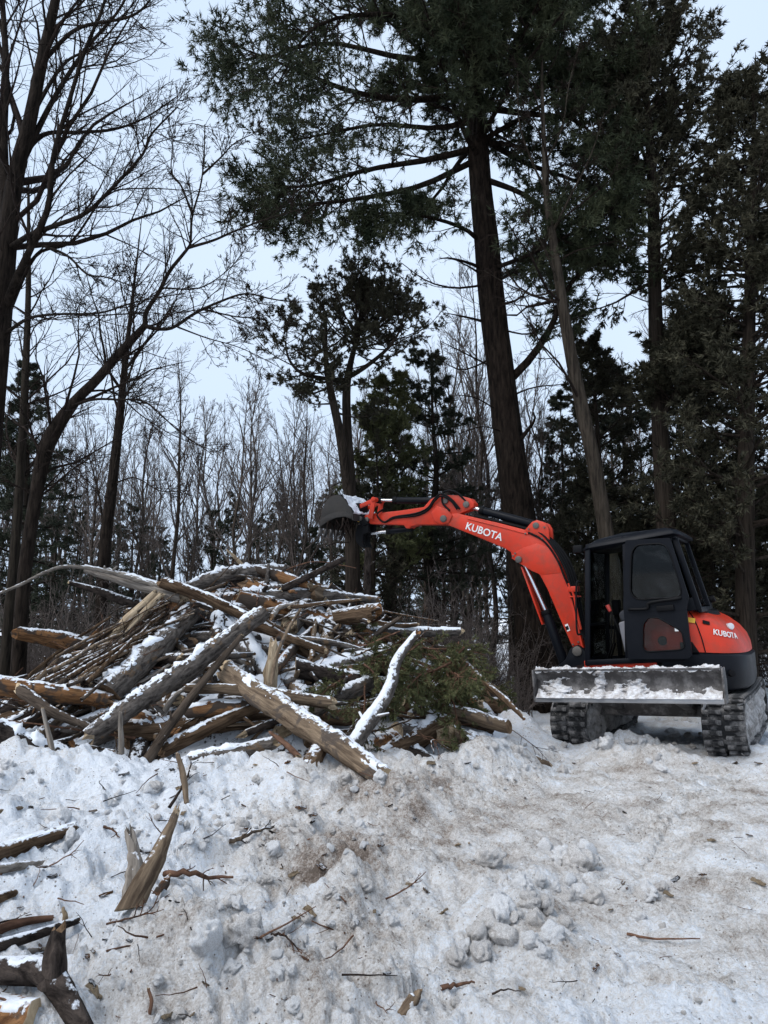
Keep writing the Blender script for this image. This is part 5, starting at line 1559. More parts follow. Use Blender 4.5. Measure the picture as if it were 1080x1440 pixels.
protos = [proto_bare(101, 10.0, 0.075, 40, 'slender bare hardwood with upswept haze-greyed twigs in the wood behind the pile'),
          proto_bare(102, 11.0, 0.09, 52, 'slender bare hardwood with upswept haze-greyed twigs in the wood behind the pile'),
          proto_bare(103, 9.0, 0.055, 34, 'slender bare hardwood with upswept haze-greyed twigs in the wood behind the pile'),
          proto_bare(104, 12.0, 0.11, 46, 'slender bare hardwood with upswept haze-greyed twigs in the wood behind the pile')]
LBL = 'slender bare hardwood with upswept haze-greyed twigs in the wood behind the pile'
used = set()
HK = ('upswept slender', 'wide-crowned', 'thin whippy', 'stout tall')
def put(pr, i, x, y, s):
    o = put_(pr, i, x, y, s)
    zn = wood_zone(540 + FPX * x / y, y)
    o['label'] = HK[i] + ' bare hardwood ' + zn
    o['group'] = HK[i] + ' hardwoods ' + zn
def put_(pr, i, x, y, s):
    z = ground_z(x, y)
    if i not in used:
        used.add(i)
        pr.location = (x, y, z); pr.rotation_euler = (0, 0, random.uniform(0, 6.28)); pr.scale = (s, s, s)
        return pr
    return place_copy(pr, (x, y, z - 0.05), random.uniform(0, 6.28), s)
# listed spots: px, distance, top px y
spots = [(100, 20, 560, 2), (112, 17, 600, 0), (128, 19, 590, 2), (88, 22, 600, 0), (205, 22, 545, 0), (232, 18, 610, 2), (246, 19, 500, 3), (268, 20, 600, 2), (276, 23, 565, 0), (300, 24, 560, 2),
         (322, 19, 540, 0), (345, 17, 545, 1), (362, 18, 530, 0), (372, 21, 545, 2), (395, 18, 545, 1), (415, 20, 560, 0), (436, 22, 575, 2), (455, 19, 590, 0), (190, 26, 600, 2), (170, 24, 590, 0),
         (655, 17, 400, 1), (664, 19, 440, 0), (640, 22, 520, 2), (775, 18, 520, 2), (800, 16, 560, 0), (765, 20, 500, 0), (575, 21, 560, 2), (530, 23, 520, 0), (1000, 20, 430, 3), (890, 19, 500, 0), (470, 24, 600, 0), (60, 21, 560, 0), (20, 23, 540, 2), (545, 15, 560, 2), (560, 18, 540, 0), (585, 16.5, 520, 2), (612, 19, 470, 0), (628, 16, 540, 2), (648, 15, 500, 2), (668, 17, 450, 0), (690, 20, 480, 2), (700, 16, 560, 2), (790, 15, 600, 2), (810, 21, 520, 0)]
for (px, dd, pyt, k) in spots:
    b = at(px, 900, dd); top = at(px, pyt, dd)
    H = (10, 11, 9, 12)[k]
    put(protos[k], k, b[0], dd, (top[2] - ground_z(b[0], dd)) / H)
random.seed(5)
for i in range(105):
    dd = random.uniform(22, 55)
    px = random.uniform(-260, 1340)
    k = random.randrange(4)
    x = (px - 540) / FPX * dd
    put(protos[k], k, x, dd, random.uniform(0.65, 1.05) * (0.75 + dd / 110))

# small conifers of the understorey: copies of two prototypes
SLBL = 'small dark understorey fir in the wood behind the clearing'
def proto_fir(seed, H, w):
    P = np.stack([np.zeros(6), np.zeros(6), np.linspace(-0.1, H, 6)], 1)
    o = conifer('understorey_fir', P, [0.09, 0.08, 0.06, 0.04, 0.02, 0.006], SLBL, seed, 0.08, 0.99, 56, lambda t: 0.12 + w * np.clip(1.03 - t, 0, 1) ** 0.8, lambda t: -0.1 + 0.35 * t, 0.03, 8, 4, (4, 4, 0.07, 0.02, 0.75, 0.05), 'spruceneedle', 'cedarbark', group='understorey firs', flat2=0.3, S=7)
    return o
firs = [proto_fir(111, 6.0, 1.2), proto_fir(112, 5.0, 1.5)]
def put_fir(k, x, y, s):
    z = ground_z(x, y) - 0.05
    key = 'f%d' % k
    if key not in used:
        used.add(key); o = firs[k]; o.location = (x, y, z); o.scale = (s, s, s)
    else:
        o = place_copy(firs[k], (x, y, z), random.uniform(0, 6.28), s)
    zn = wood_zone(540 + FPX * x / y, y)
    o['label'] = ('narrow dark fir ', 'broad dark fir ')[k] + zn
    o['group'] = ('narrow firs ', 'broad firs ')[k] + zn
for (px, dd, pyt, k) in [(180, 22, 712, 1), (325, 21, 690, 0), (300, 24, 720, 1), (360, 23, 720, 0), (215, 26, 760, 1), (262, 25, 750, 0), (100, 19, 700, 0), (135, 24, 740, 1), (410, 21, 730, 0), (440, 18, 740, 1), (560, 17, 640, 0), (640, 18, 620, 0), (780, 16, 640, 0),
                         (800, 18, 560, 1), (820, 15.5, 640, 0), (890, 16, 520, 1), (940, 17, 480, 0), (1010, 16, 560, 1), (1060, 17, 500, 0), (870, 21, 540, 0), (510, 20, 680, 0), (720, 20, 640, 0), (20, 18, 620, 0), (70, 20, 690, 1), (-60, 17, 600, 0), (1150, 18, 480, 0)]:
    b = at(px, 900, dd); top = at(px, pyt, dd)
    put_fir(k, b[0], dd, (top[2] - ground_z(b[0], dd)) / (6.0, 5.0)[k])
for i in range(44):
    dd = random.uniform(24, 60); x = (random.uniform(-250, 1330) - 540) / FPX * dd
    put_fir(random.randrange(2), x, dd, random.uniform(0.6, 1.1) * (0.7 + dd / 60))

# bare undergrowth: twiggy shrubs, copied individuals
def proto_shrub(seed, H, n):
    g = np.random.default_rng(seed)
    S_ = np.stack([g.normal(size=n) * 0.12, g.normal(size=n) * 0.12, np.full(n, -0.05)], 1)
    D_ = np.stack([g.normal(size=n) * 0.35, g.normal(size=n) * 0.35, np.ones(n)], 1)
    P = extend(g, S_, D_, g.uniform(0.5, 1, n) * H, 8, 0.12, 0.02)
    Rd = taper(g.uniform(0.006, 0.014, n), 0.003, 8)
    lv = twigs_from(g, P, Rd, [dict(m=7, t0=0.2, t1=1, a0=25, a1=60, l0=0.25, l1=0.5, K=5, wander=0.15, up=0.03, tip=0.002), dict(m=4, t0=0.2, t1=1, a0=25, a1=60, l0=0.3, l1=0.55, K=4, wander=0.15, up=0.02, tip=0.0015)])
    o = empty('bare_shrub', (0, 0, 0))
    tag(o, 'leafless twiggy shrub growing at the edge of the wood', 'shrub', 'bare shrubs at the wood edge')
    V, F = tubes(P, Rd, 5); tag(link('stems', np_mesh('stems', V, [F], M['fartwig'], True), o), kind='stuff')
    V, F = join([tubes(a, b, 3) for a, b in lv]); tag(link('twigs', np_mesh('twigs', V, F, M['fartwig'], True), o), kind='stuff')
    return o
shrubs = [proto_shrub(121, 1.5, 16), proto_shrub(122, 2.2, 12)]
random.seed(8)
for i in range(125):
    if i < 20: px, dd = random.uniform(600, 740), random.uniform(10.5, 13)
    elif i < 44: px, dd = random.uniform(-20, 250), random.uniform(10.8, 14)
    else: px, dd = random.uniform(-100, 1200), random.uniform(13.5, 26)
    k = random.randrange(2); x = (px - 540) / FPX * dd
    z = ground_z(x, dd); s = random.uniform(0.6, 1.2)
    if i in (0, 1):
        o = shrubs[i]; k = i; o.location = (x, dd, z); o.scale = (s, s, s)
    else:
        o = place_copy(shrubs[k], (x, dd, z), random.uniform(0, 6.28), s)
    zn = wood_zone(px, dd)
    o['label'] = ('low many-stemmed', 'tall thin')[k] + ' leafless shrub ' + zn
    o['group'] = ('low shrubs ', 'tall shrubs ')[k] + zn

# ------------------------------------------------------------------ log pile
def frame_for(z):
    z = Vector(z).normalized()
    u = Vector((0, 0, 1)) - z * z.z                # "up" side of the log -> local y
    if u.length < 0.05: u = Vector((0, -1, 0)) - z * z.dot(Vector((0, -1, 0)))
    y = u.normalized(); x = y.cross(z)
    return x, y, z

def make_log(label, pts, radii, mat, group=None, name='log', ends=('cut', 'cut'), end_mat='cut', snow=0.0, rough=0.2, K=None, S=14, seed=0, cat='log', jag=0.8, snow_w=62, snow_mat='snow'):
    pts = [np.asarray(p, float) for p in pts]
    p0, p1 = pts[0], pts[-1]
    x, y, z = frame_for(p1 - p0)
    M4 = Matrix((x, y, z)).transposed().to_4x4(); M4.translation = Vector(p0)
    inv = np.array(M4.inverted())
    loc = [(inv[:3, :3] @ p + inv[:3, 3]) for p in pts]
    Ltot = sum(np.linalg.norm(a - b) for a, b in zip(loc[:-1], loc[1:]))
    if K is None: K = int(np.clip(Ltot / 0.06, 8, 44))
    if len(loc) > 2: P = catmull(loc, K)
    else: P = np.linspace(loc[0], loc[1], K)
    g = np.random.default_rng(1000 + seed)
    rm = float(np.mean(radii))
    wob = np.cumsum(g.normal(size=(K, 2)), 0); wob -= np.linspace(wob[0], wob[-1], K)
    P[:, :2] += wob * rm * 0.045
    Rd = np.interp(np.linspace(0, 1, K), np.linspace(0, 1, len(radii)), radii)
    a = np.arange(S) / S * 2 * np.pi
    so = seed * 3.71
    A, Zz = np.meshgrid(a, np.linspace(0, Ltot, K))
    nz = 0.6 * perlin(np.cos(A) * 1.3 + so, np.sin(A) * 1.3 + Zz * 2.2, 5) + 0.5 * perlin(np.cos(A) * 3 + so, np.sin(A) * 3 + Zz * 5, 6) + 0.35 * perlin(A * 0 + np.cos(A) * 6 + so, np.sin(A) * 6 + Zz * 9, 9)
    rad = Rd[:, None] * (1 + rough * nz)
    if mat in ('pale', 'palegrey', 'log_tan', 'log_orange', 'log_brown'):
        rad = rad * (1 + 0.16 * perlin(np.cos(A) * 4 + so, np.sin(A) * 4 + Zz * 0.7, 12) + 0.10 * perlin(np.cos(A) * 9 + so, np.sin(A) * 9 + Zz * 1.1, 13))
    # knots / branch stubs
    for _ in range(g.integers(0, 4)):
        kz, ka = g.uniform(0.1, 0.9) * Ltot, g.uniform(0, 6.28)
        dd_ = ((Zz - kz) / (rm * 0.7)) ** 2 + (np.angle(np.exp(1j * (A - ka))) / 0.5) ** 2
        rad = rad + rm * 0.35 * np.exp(-dd_ * 2)
    T = np.gradient(P, axis=0); T = nrm(T)
    X = nrm(np.cross(np.array([0, 1.0, 0]), T)); Y = np.cross(T, X)
    V = P[:, None] + rad[..., None] * (X[:, None] * np.cos(a)[:, None] + Y[:, None] * np.sin(a)[:, None])
    caps = []
    for e, row, sg in ((ends[0], 0, -1), (ends[1], K - 1, 1)):
        if e == 'broken':
            j = g.uniform(-0.2, 1.0, S) * jag * Rd[row] * 2
            j = 0.6 * j + 0.2 * np.roll(j, 1) + 0.2 * np.roll(j, -1)
            V[row] += sg * j[:, None] * T[row]
        else:
            tilt = g.normal(size=2) * 0.25
            V[row] += sg * (tilt[0] * np.cos(a) + tilt[1] * np.sin(a))[:, None] * Rd[row] * T[row]
    i = np.arange(K - 1)[:, None] * S + np.arange(S)[None]
    j = np.arange(K - 1)[:, None] * S + (np.arange(S)[None] + 1) % S
    F = np.stack([i, j, j + S, i + S], -1).reshape(-1, 4)
    o = link(name, np_mesh(name, V.reshape(-1, 3), [F], M[mat], True))
    o.matrix_world = M4
    tag(o, label, cat, group)
    for e, row, sg in ((ends[0], 0, -1), (ends[1], K - 1, 1)):
        ring = V[row]
        c = ring.mean(0)
        rows = [ring]
        for k, q in enumerate((0.72, 0.42)):
            rr_ = c + (ring - c) * q
            if e == 'broken':
                rr_ = rr_ + sg * (g.uniform(-0.9, 1.1, S) * jag * Rd[row] * 1.1)[:, None] * T[row]
            rows.append(rr_)
        cv = c[None] + (sg * T[row] * (g.uniform(-0.3, 1.2) * Rd[row] if e == 'broken' else 0.02 * Rd[row]))[None]
        VV = np.concatenate(rows + [cv])
        qs = []
        for r_ in range(2):
            ii = r_ * S + np.arange(S); jj = r_ * S + (np.arange(S) + 1) % S
            qs.append(np.stack([ii, jj, jj + S, ii + S], -1))
        ii = 2 * S + np.arange(S); jj = 2 * S + (np.arange(S) + 1) % S
        tri = np.stack([ii, jj, np.full(S, 3 * S)], -1)
        q4 = np.concatenate(qs)
        if sg < 0: q4 = q4[:, ::-1]; tri = tri[:, ::-1]
        nm = 'broken_end' if e == 'broken' else 'cut_end'
        link(nm, np_mesh(nm, VV, [q4, tri], M[end_mat], e != 'broken'), o)
    if name == 'log' and Ltot > 0.7:
        for _ in range(g.integers(0, 4)):
            k = g.integers(2, K - 2); ang = g.uniform(0, 6.28)
            dr = X[k] * math.cos(ang) + Y[k] * math.sin(ang)
            dd_ = nrm(dr + T[k] * g.uniform(0.1, 0.8)); ln = Rd[k] * g.uniform(1.3, 3.2)
            q = np.stack([P[k] + dd_ * (Rd[k] * 0.5), P[k] + dd_ * (Rd[k] * 0.5 + ln * 0.5), P[k] + dd_ * (Rd[k] * 0.5 + ln)])[None]
            vv, ff = tubes(q, np.array([[0.34, 0.24, 0.16]]) * Rd[k], 7)
            ff2 = np.arange(14, 21)[None]
            link('branch_stub', np_mesh('branch_stub', vv, [ff, ff2], M[mat], True), o)
    if snow > 0:
        Ks, Ss = K * 3, 10
        t = np.linspace(0.02, 0.98, Ks)
        idx = t * (K - 1); i0 = np.clip(idx.astype(int), 0, K - 2); u = (idx - i0)[:, None]
        Pc = P[i0] * (1 - u) + P[i0 + 1] * u; Rc = np.interp(t, np.linspace(0, 1, K), Rd)
        Xc = X[i0]; Yc = Y[i0]
        sa = np.linspace(90 - snow_w, 90 + snow_w, Ss) * R(1)
        AA, TT = np.meshgrid(sa, t * Ltot)
        no = fbm(np.cos(AA) * Rc[:, None] * 9 + so, TT * 7 + so, 4, 3, 0.62)
        edge = np.cos((AA - math.pi / 2) / R(snow_w) * (math.pi / 2))
        no = no + 0.5 * perlin(np.cos(AA) * Rc[:, None] * 40 + so, TT * 30, 8)
        th = snow * Rc[:, None] * (0.75 * no + 0.26 * edge - 0.27) - 0.003
        th = np.where(edge < 0.05, -0.02, th)
        th[0] = th[-1] = -0.02
        rr_ = Rc[:, None] * (1 + 0.02) + np.clip(th, -0.03, 0.08)
        VS = Pc[:, None] + rr_[..., None] * (Xc[:, None] * np.cos(AA)[..., None] + Yc[:, None] * np.sin(AA)[..., None])
        i = np.arange(Ks - 1)[:, None] * Ss + np.arange(Ss - 1)[None]
        FS = np.stack([i, i + 1, i + Ss + 1, i + Ss], -1).reshape(-1, 4)
        link('snow_cover', np_mesh('snow_cover', VS.reshape(-1, 3), [FS], M[snow_mat], True), o)
    return o

def LG(label, path, wpx, mat, **kw):
    """path: (px,py,distance) points on the log axis; wpx: widths in photograph pixels"""
    pts = pts_at(path)
    ds = np.interp(np.linspace(0, 1, len(wpx)), np.linspace(0, 1, len(path)), [p[2] for p in path])
    radii = [w / FPX * q / 2 * 0.86 for w, q in zip(wpx, ds)]
    LG.n += 1
    return make_log(label, pts, radii, mat, seed=LG.n, **kw)
LG.n = 0
br = ('broken', 'broken'); bc = ('broken', 'cut'); cb = ('cut', 'broken')
LG('long snow-capped grey log slanting across the pile, lower end splintered', [(138, 1026, 6.75), (250, 950, 7.1), (372, 860, 7.6)], (30, 34, 26), 'log_grey', ends=bc, end_mat='pale', snow=0.55)
LG('thick pale-barked log with snow on its back and sawn lower end', [(152, 975, 7.25), (210, 920, 7.6), (270, 858, 8.1)], (46, 40, 32), 'log_grey', ends=('cut', 'broken'), end_mat='cutbrown', snow=0.55)
LG('slim dark pole leaning over the long snow-capped log', [(204, 1074, 6.55), (262, 990, 6.75), (338, 896, 7.05)], (17, 14, 9), 'pole', ends=cb)
LG('brown ridge log sloping down from the splintered trunk', [(236, 822, 8.0), (290, 840, 7.85), (348, 868, 7.7)], (20, 18, 17), 'log_brown', ends=br, end_mat='cutbrown', snow=0.2)
LG('thick log with orange torn bark resting level in front of the leaning maple', [(-50, 955, 7.0), (30, 968, 7.05), (150, 985, 7.2)], (36, 30, 24), 'log_orange', ends=('cut', 'broken'), end_mat='cutbrown', snow=0.3)
LG('snowy dark log continuing from the orange-barked log', [(62, 978, 7.25), (160, 984, 7.35)], (26, 24), 'log_dark', ends=br, snow=0.5)
LG('dark slanting bough under the orange-barked log', [(35, 975, 6.9), (80, 1005, 6.8), (135, 1026, 6.8)], (20, 15, 11), 'pole', ends=br)
LG('heavy snow-covered log with dark bark lying low at the pile foot', [(-40, 1020, 6.2), (30, 1050, 6.3), (108, 1078, 6.4)], (48, 44, 34), 'log_dark', ends=('cut', 'broken'), end_mat='cutbrown', snow=0.55)
LG('orange peeled log end poking out behind the pile', [(36, 893, 8.6), (90, 902, 8.7), (170, 915, 8.9)], (22, 30, 26), 'log_orange', ends=br, end_mat='log_orange', snow=0.3)
LG('big tan log thrust out over the snow, front end sawn', [(328, 952, 7.0), (430, 1022, 6.4), (546, 1096, 5.75)], (36, 40, 34), 'log_tan', ends=('broken', 'cut'), end_mat='cut', snow=0.25)
LG('peeled tan log lying level with a splintered end over the big tan log', [(262, 968, 6.95), (360, 972, 6.8), (462, 988, 6.65)], (15, 18, 19), 'log_tan', ends=('cut', 'broken'), end_mat='pale')
LG('short upright weathered stake standing in the snow', [(171, 1078, 6.5), (170, 1040, 6.5), (169, 1005, 6.55)], (10, 10, 7), 'palegrey', ends=br, end_mat='palegrey')
LG('upright snow-plastered birch pole with orange snapped tip', [(488, 1062, 6.45), (522, 1010, 6.6), (548, 965, 6.75), (558, 930, 6.85), (584, 893, 6.95)], (26, 24, 19, 17, 12), 'log_snowy', ends=('cut', 'broken'), end_mat='log_orange', snow=0.3)
LG('snowy pale log running back under the cedar boughs', [(372, 965, 7.5), (450, 942, 7.7), (540, 915, 8.0)], (38, 34, 22), 'log_snowy', ends=br, end_mat='pale', snow=0.4)
LG('grey log below the snowy pale log', [(405, 1022, 7.0), (455, 990, 7.2), (520, 958, 7.5)], (26, 30, 26), 'log_grey', ends=bc, snow=0.45)
LG('grey log with orange scar lying out beyond the boughs towards the blade', [(575, 988, 7.6), (650, 1005, 7.4), (716, 1022, 7.2)], (18, 24, 22), 'log_tan', ends=('broken', 'cut'), end_mat='cutbrown', snow=0.12)
LG('snow-topped log lying level along the crest of the pile', [(340, 842, 8.5), (430, 836, 8.6), (526, 843, 8.7)], (20, 22, 12), 'log_grey', ends=br, end_mat='cutbrown', snow=0.6)
LG('second crest log, crusted with snow and bark', [(255, 830, 8.5), (320, 808, 8.6), (400, 802, 8.9)], (20, 26, 20), 'log_grey', ends=br, end_mat='cutbrown', snow=0.65)
LG('dark mossy stick with a clean pale cut pointing up at the bucket', [(402, 826, 8.5), (440, 808, 8.45), (484, 785, 8.4)], (12, 11, 10), 'log_dark', ends=('broken', 'cut'), end_mat='cut')
LG('rusty torn slab on top of the crest', [(366, 802, 8.7), (400, 812, 8.6), (432, 822, 8.5)], (14, 20, 12), 'log_orange', ends=br, end_mat='pale')
LG('thin pale splinter sticking up from the crest', [(345, 800, 8.7), (333, 786, 8.7), (320, 774, 8.7)], (7, 7, 3), 'pale', ends=br, end_mat='pale')
LG('standing sapling stub sawn flat, behind the pile', [(517, 860, 10.5), (517, 812, 10.5), (517, 771, 10.5)], (13, 12, 11), 'log_dark', ends=('cut', 'cut'), end_mat='cut')
LG('snapped grey trunk with weathered top lying on the crest', [(122, 800, 8.3), (180, 815, 8.2), (250, 838, 8.1)], (12, 22, 24), 'palegrey', ends=br, end_mat='pale', snow=0.3)
LG('long bent strip of pale torn wood arching off the snapped trunk', [(-20, 842, 7.6), (30, 822, 7.75), (62, 806, 7.85), (95, 797, 7.95), (150, 804, 8.05), (225, 826, 8.1)], (4, 5, 5, 6, 7, 7), 'palegrey', ends=br, end_mat='pale', cat='wood strip', name='wood_strip', rough=0.2)
LG('split bright splinter of heartwood below the snapped trunk', [(150, 905, 7.75), (180, 872, 7.8), (216, 838, 7.9)], (10, 18, 14), 'pale', ends=br, end_mat='pale')
LG('second bright splinter lying along the first', [(168, 902, 7.7), (196, 868, 7.75), (226, 838, 7.85)], (6, 11, 9), 'pale', ends=br, end_mat='pale')
LG('wind-twisted dark bough behind the snapped trunk', [(100, 820, 8.6), (140, 832, 8.5), (175, 845, 8.4), (200, 850, 8.3)], (7, 12, 16, 14), 'log_dark', ends=br)
LG('orange-hearted short log below the peeled level log', [(258, 1002, 6.9), (300, 996, 6.95), (345, 992, 7.0)], (20, 24, 22), 'log_orange', ends=('cut', 'broken'), end_mat='cutbrown', snow=0.35)
LG('brown log slanting below the orange-hearted one', [(236, 1052, 6.7), (290, 1025, 6.8), (360, 995, 7.0)], (22, 24, 20), 'log_brown', ends=br, end_mat='cutbrown', snow=0.4)
LG('snowed-over grey log half sunk at the foot of the pile', [(250, 1078, 6.4), (310, 1062, 6.5), (380, 1046, 6.6)], (26, 28, 22), 'log_grey', ends=br, snow=0.5)
LG('split stump with upright bright shards', [(380, 962, 7.2), (382, 940, 7.2), (384, 915, 7.25)], (20, 22, 14), 'pale', ends=br, end_mat='pale', jag=1.6)
LG('tan broken butt leaning on the peeled level log', [(330, 950, 7.05), (350, 965, 6.95), (380, 985, 6.85)], (18, 28, 26), 'log_tan', ends=br, end_mat='pale')
LG('log with orange snapped face buried under the crest', [(470, 868, 8.2), (510, 862, 8.15), (524, 860, 8.1)], (22, 26, 24), 'log_brown', ends=('cut', 'broken'), end_mat='log_orange')
LG('snowy log behind the cedar boughs', [(440, 892, 8.3), (530, 888, 8.4), (645, 888, 8.5)], (18, 18, 14), 'log_snowy', ends=br, snow=0.5)
LG('gnarled torn root with orange tip at the pile end nearest the blade', [(640, 920, 7.9), (665, 945, 7.7), (690, 968, 7.5), (712, 985, 7.3), (736, 1010, 7.1)], (14, 12, 12, 10, 5), 'log_brown', ends=br, end_mat='log_orange')
LG('pale torn stub beside the gnarled root', [(628, 930, 8.0), (640, 936, 7.9), (656, 940, 7.8)], (18, 16, 6), 'log_orange', ends=br, end_mat='pale')
LG('brown pole crossing the dark hollow of the pile', [(360, 880, 7.9), (400, 895, 7.8), (455, 915, 7.7)], (20, 14, 12), 'log_brown', ends=br, snow=0.3)
LG('pale bare branch curving up through the middle of the pile', [(382, 962, 6.9), (388, 925, 6.95), (405, 885, 7.1), (422, 858, 7.3)], (6, 6, 5, 4), 'log_tan', ends=br, end_mat='pale')
LG('dark log end propped under the long snow-capped log', [(262, 985, 7.3), (330, 975, 7.4), (420, 955, 7.6)], (26, 26, 24), 'log_dark', ends=bc, snow=0.4)
LG('red-brown root end hanging below the big tan log', [(425, 1095, 5.95), (440, 1070, 6.1), (452, 1048, 6.3)], (22, 30, 26), 'log_brown', ends=br, end_mat='cutbrown')
LG('thin reddish root prong beside the big tan log', [(418, 1062, 6.2), (400, 1045, 6.3), (380, 1030, 6.4)], (10, 9, 5), 'twig_red', ends=br, end_mat='pale')
LG('grey snag standing beside the heavy snow-covered log', [(55, 1000, 6.55), (72, 985, 6.5), (58, 940, 6.45)] if False else [(80, 1090, 6.1), (70, 1040, 6.2), (60, 998, 6.25)], (9, 9, 5), 'palegrey', ends=br, end_mat='pale')

# the mass of the heap: logs buried among the others
RX = [-4.9, -4.2, -3.5, -2.6, -1.7, -0.9, -0.2, 0.5, 1.2, 1.6]
RZ = [0.45, 0.75, 1.05, 1.75, 2.0, 1.98, 1.65, 1.25, 0.75, 0.25]
def heap(x, y):
    c = 8.75
    f = np.clip(1 - np.abs(y - c) / np.where(y < c, 2.15, 1.9), 0, 1) ** 0.8
    return np.interp(x, RX, RZ) * f
def heap_zone(x, z):
    if z > 1.3: return 'near the crest of the log heap'
    if x < -2.9: return 'among the logs by the orange-barked log'
    if x < -1.6: return 'among the logs round the long snow-capped log'
    if x < -0.5: return 'among the logs round the big tan log'
    return 'among the logs under the cedar boughs'
gf = np.random.default_rng(77)
mats_f = ['log_grey', 'log_dark', 'log_brown', 'log_dark', 'log_snowy', 'log_brown', 'log_tan', 'log_orange']
FL = {'log_grey': 'grey-barked log wedged among the others in the heap', 'log_dark': 'dark-barked log wedged among the others in the heap', 'log_brown': 'brown log wedged among the others in the heap',
      'log_snowy': 'snow-plastered log wedged among the others in the heap', 'log_tan': 'peeled tan log wedged among the others in the heap', 'log_orange': 'orange-hearted log wedged among the others in the heap'}
cnt = 0
tries = 0
while cnt < 185 and tries < 8000:
    tries += 1
    x, y = gf.uniform(-4.8, 1.1), gf.uniform(7.0, 10.3)
    h = float(heap(x, y))
    if h < 0.3: continue
    r = gf.uniform(0.045, 0.12)
    z = gf.uniform(0.05, max(0.1, h - r - 0.02)) if gf.uniform() < 0.3 else h - r - gf.uniform(0.03, 0.16)
    L_ = gf.uniform(0.7, 2.1)
    az = gf.normal(0, 0.5) if gf.uniform() < 0.7 else gf.uniform(0, 3.14)
    e = 0.3
    sl = (float(heap(x + e * math.cos(az), y + e * math.sin(az))) - float(heap(x - e * math.cos(az), y - e * math.sin(az)))) / (2 * e)
    dv = np.array([math.cos(az), math.sin(az), np.clip(sl * 0.8 + gf.normal() * 0.12, -0.9, 0.9)]); dv /= np.linalg.norm(dv)
    c = np.array([x, y, z])
    a, b = c - dv * L_ / 2, c + dv * L_ / 2
    if max(a[2] - heap(a[0], a[1]), b[2] - heap(b[0], b[1])) > 0.12 or min(a[2], b[2]) < -0.12: continue
    mt = mats_f[gf.integers(len(mats_f))]
    mid = (a + b) / 2 + gf.normal(size=3) * 0.05
    zn = heap_zone(x, z)
    make_log(FL[mt].split(' wedged')[0] + ' wedged ' + zn, [a, mid, b], [r, r * 0.95, r * gf.uniform(0.6, 0.9)], mt, group=mt[4:] + ' logs wedged ' + zn, ends=(('broken', 'cut')[gf.integers(2)], ('broken', 'cut')[gf.integers(2)]),
             end_mat=('pale', 'cutbrown', 'cutbrown')[gf.integers(3)], snow=0.5 if z > h - r - 0.17 and gf.uniform() < 0.6 else 0, S=11, seed=200 + cnt)
    cnt += 1

# slender poles and branches of the bundle and all over the heap
def make_pole(label, pts, r0, mat, group, seed, twigs=True, name='branch'):
    g = np.random.default_rng(3000 + seed)
    pts = np.asarray(pts, float)
    K = 12
    P = catmull(pts, K); P[1:-1] += g.normal(size=(K - 2, 3)) * r0 * 0.28
    P = P[None]; Rd = taper([r0], r0 * 0.35, K)
    geo = [tubes(P, Rd, 7)]
    if twigs:
        P2, R2 = spawn(g, P, Rd, 5, 0.2, 1, 25, 60, 0.15, 0.4, 5, 0.15, 0.0, rr=0.5, tip=0.0015)
        geo.append(tubes(P2, R2, 4))
        P3, R3 = spawn(g, P2, R2, 3, 0.3, 1, 25, 60, 0.3, 0.5, 4, 0.15, 0.0, rr=0.6, tip=0.001)
        geo.append(tubes(P3, R3, 3))
    b = pts[0]
    V, F = join(geo[:1])
    o = link(name, np_mesh(name, V - b, F, M[mat], True)); o.location = b
    if twigs:
        V, F = join(geo[1:]); tag(link('twigs', np_mesh('twigs', V - b, F, M['twig_red'] if g.uniform() < 0.35 else M['twigbark'], True), o), kind='stuff')
    return tag(o, label, 'branch', group)
gp = np.random.default_rng(88)
for k in range(34):
    u = gp.uniform(0, 1)
    a = at(50 + 70 * gp.uniform() + 25 * u, 975 - 62 * u + gp.normal() * 8, 7.0 + 0.8 * u + gp.normal() * 0.08)
    b = at(215 + 60 * gp.uniform(), 846 + 34 * (1 - u) + gp.normal() * 8, 7.75 + gp.uniform(0, 0.3))
    m_ = (a + b) / 2 + gp.normal(size=3) * 0.05
    make_pole('slender branch in the slanting bundle under the snapped trunk', [a, m_, b], gp.uniform(0.012, 0.032), ('pole', 'log_brown', 'pole', 'log_tan')[k % 4], 'branches of the slanting bundle', k, twigs=k % 2 == 0)
for k in range(105):
    for _ in range(50):
        x, y = gp.uniform(-4.9, 1.1), gp.uniform(6.75, 9.3)
        h = float(heap(x, y))
        if h > 0.12: break
    az = gp.uniform(0, 6.28); L_ = gp.uniform(0.5, 1.7)
    dv = np.array([math.cos(az), math.sin(az) * 0.6, gp.normal() * 0.4])
    a = np.array([x, y, h + gp.uniform(-0.12, 0.04)])
    b = a + dv * L_; b[2] = max(b[2], 0.1, float(heap(b[0], b[1])) - 0.1); b[2] = min(b[2], float(heap(b[0], b[1])) + 0.35)
    m_ = (a + b) / 2 + gp.normal(size=3) * 0.08; m_[2] = max(m_[2], float(heap(m_[0], m_[1])) - 0.02)
    make_pole(('dark', 'reddish', 'brown')[k % 3] + ' twiggy branch tangled ' + heap_zone(x, h), [a, m_, b], gp.uniform(0.005, 0.020), ('pole', 'twig_red', 'log_brown')[k % 3], ('dark', 'reddish', 'brown')[k % 3] + ' twiggy branches ' + heap_zone(x, h), 100 + k)
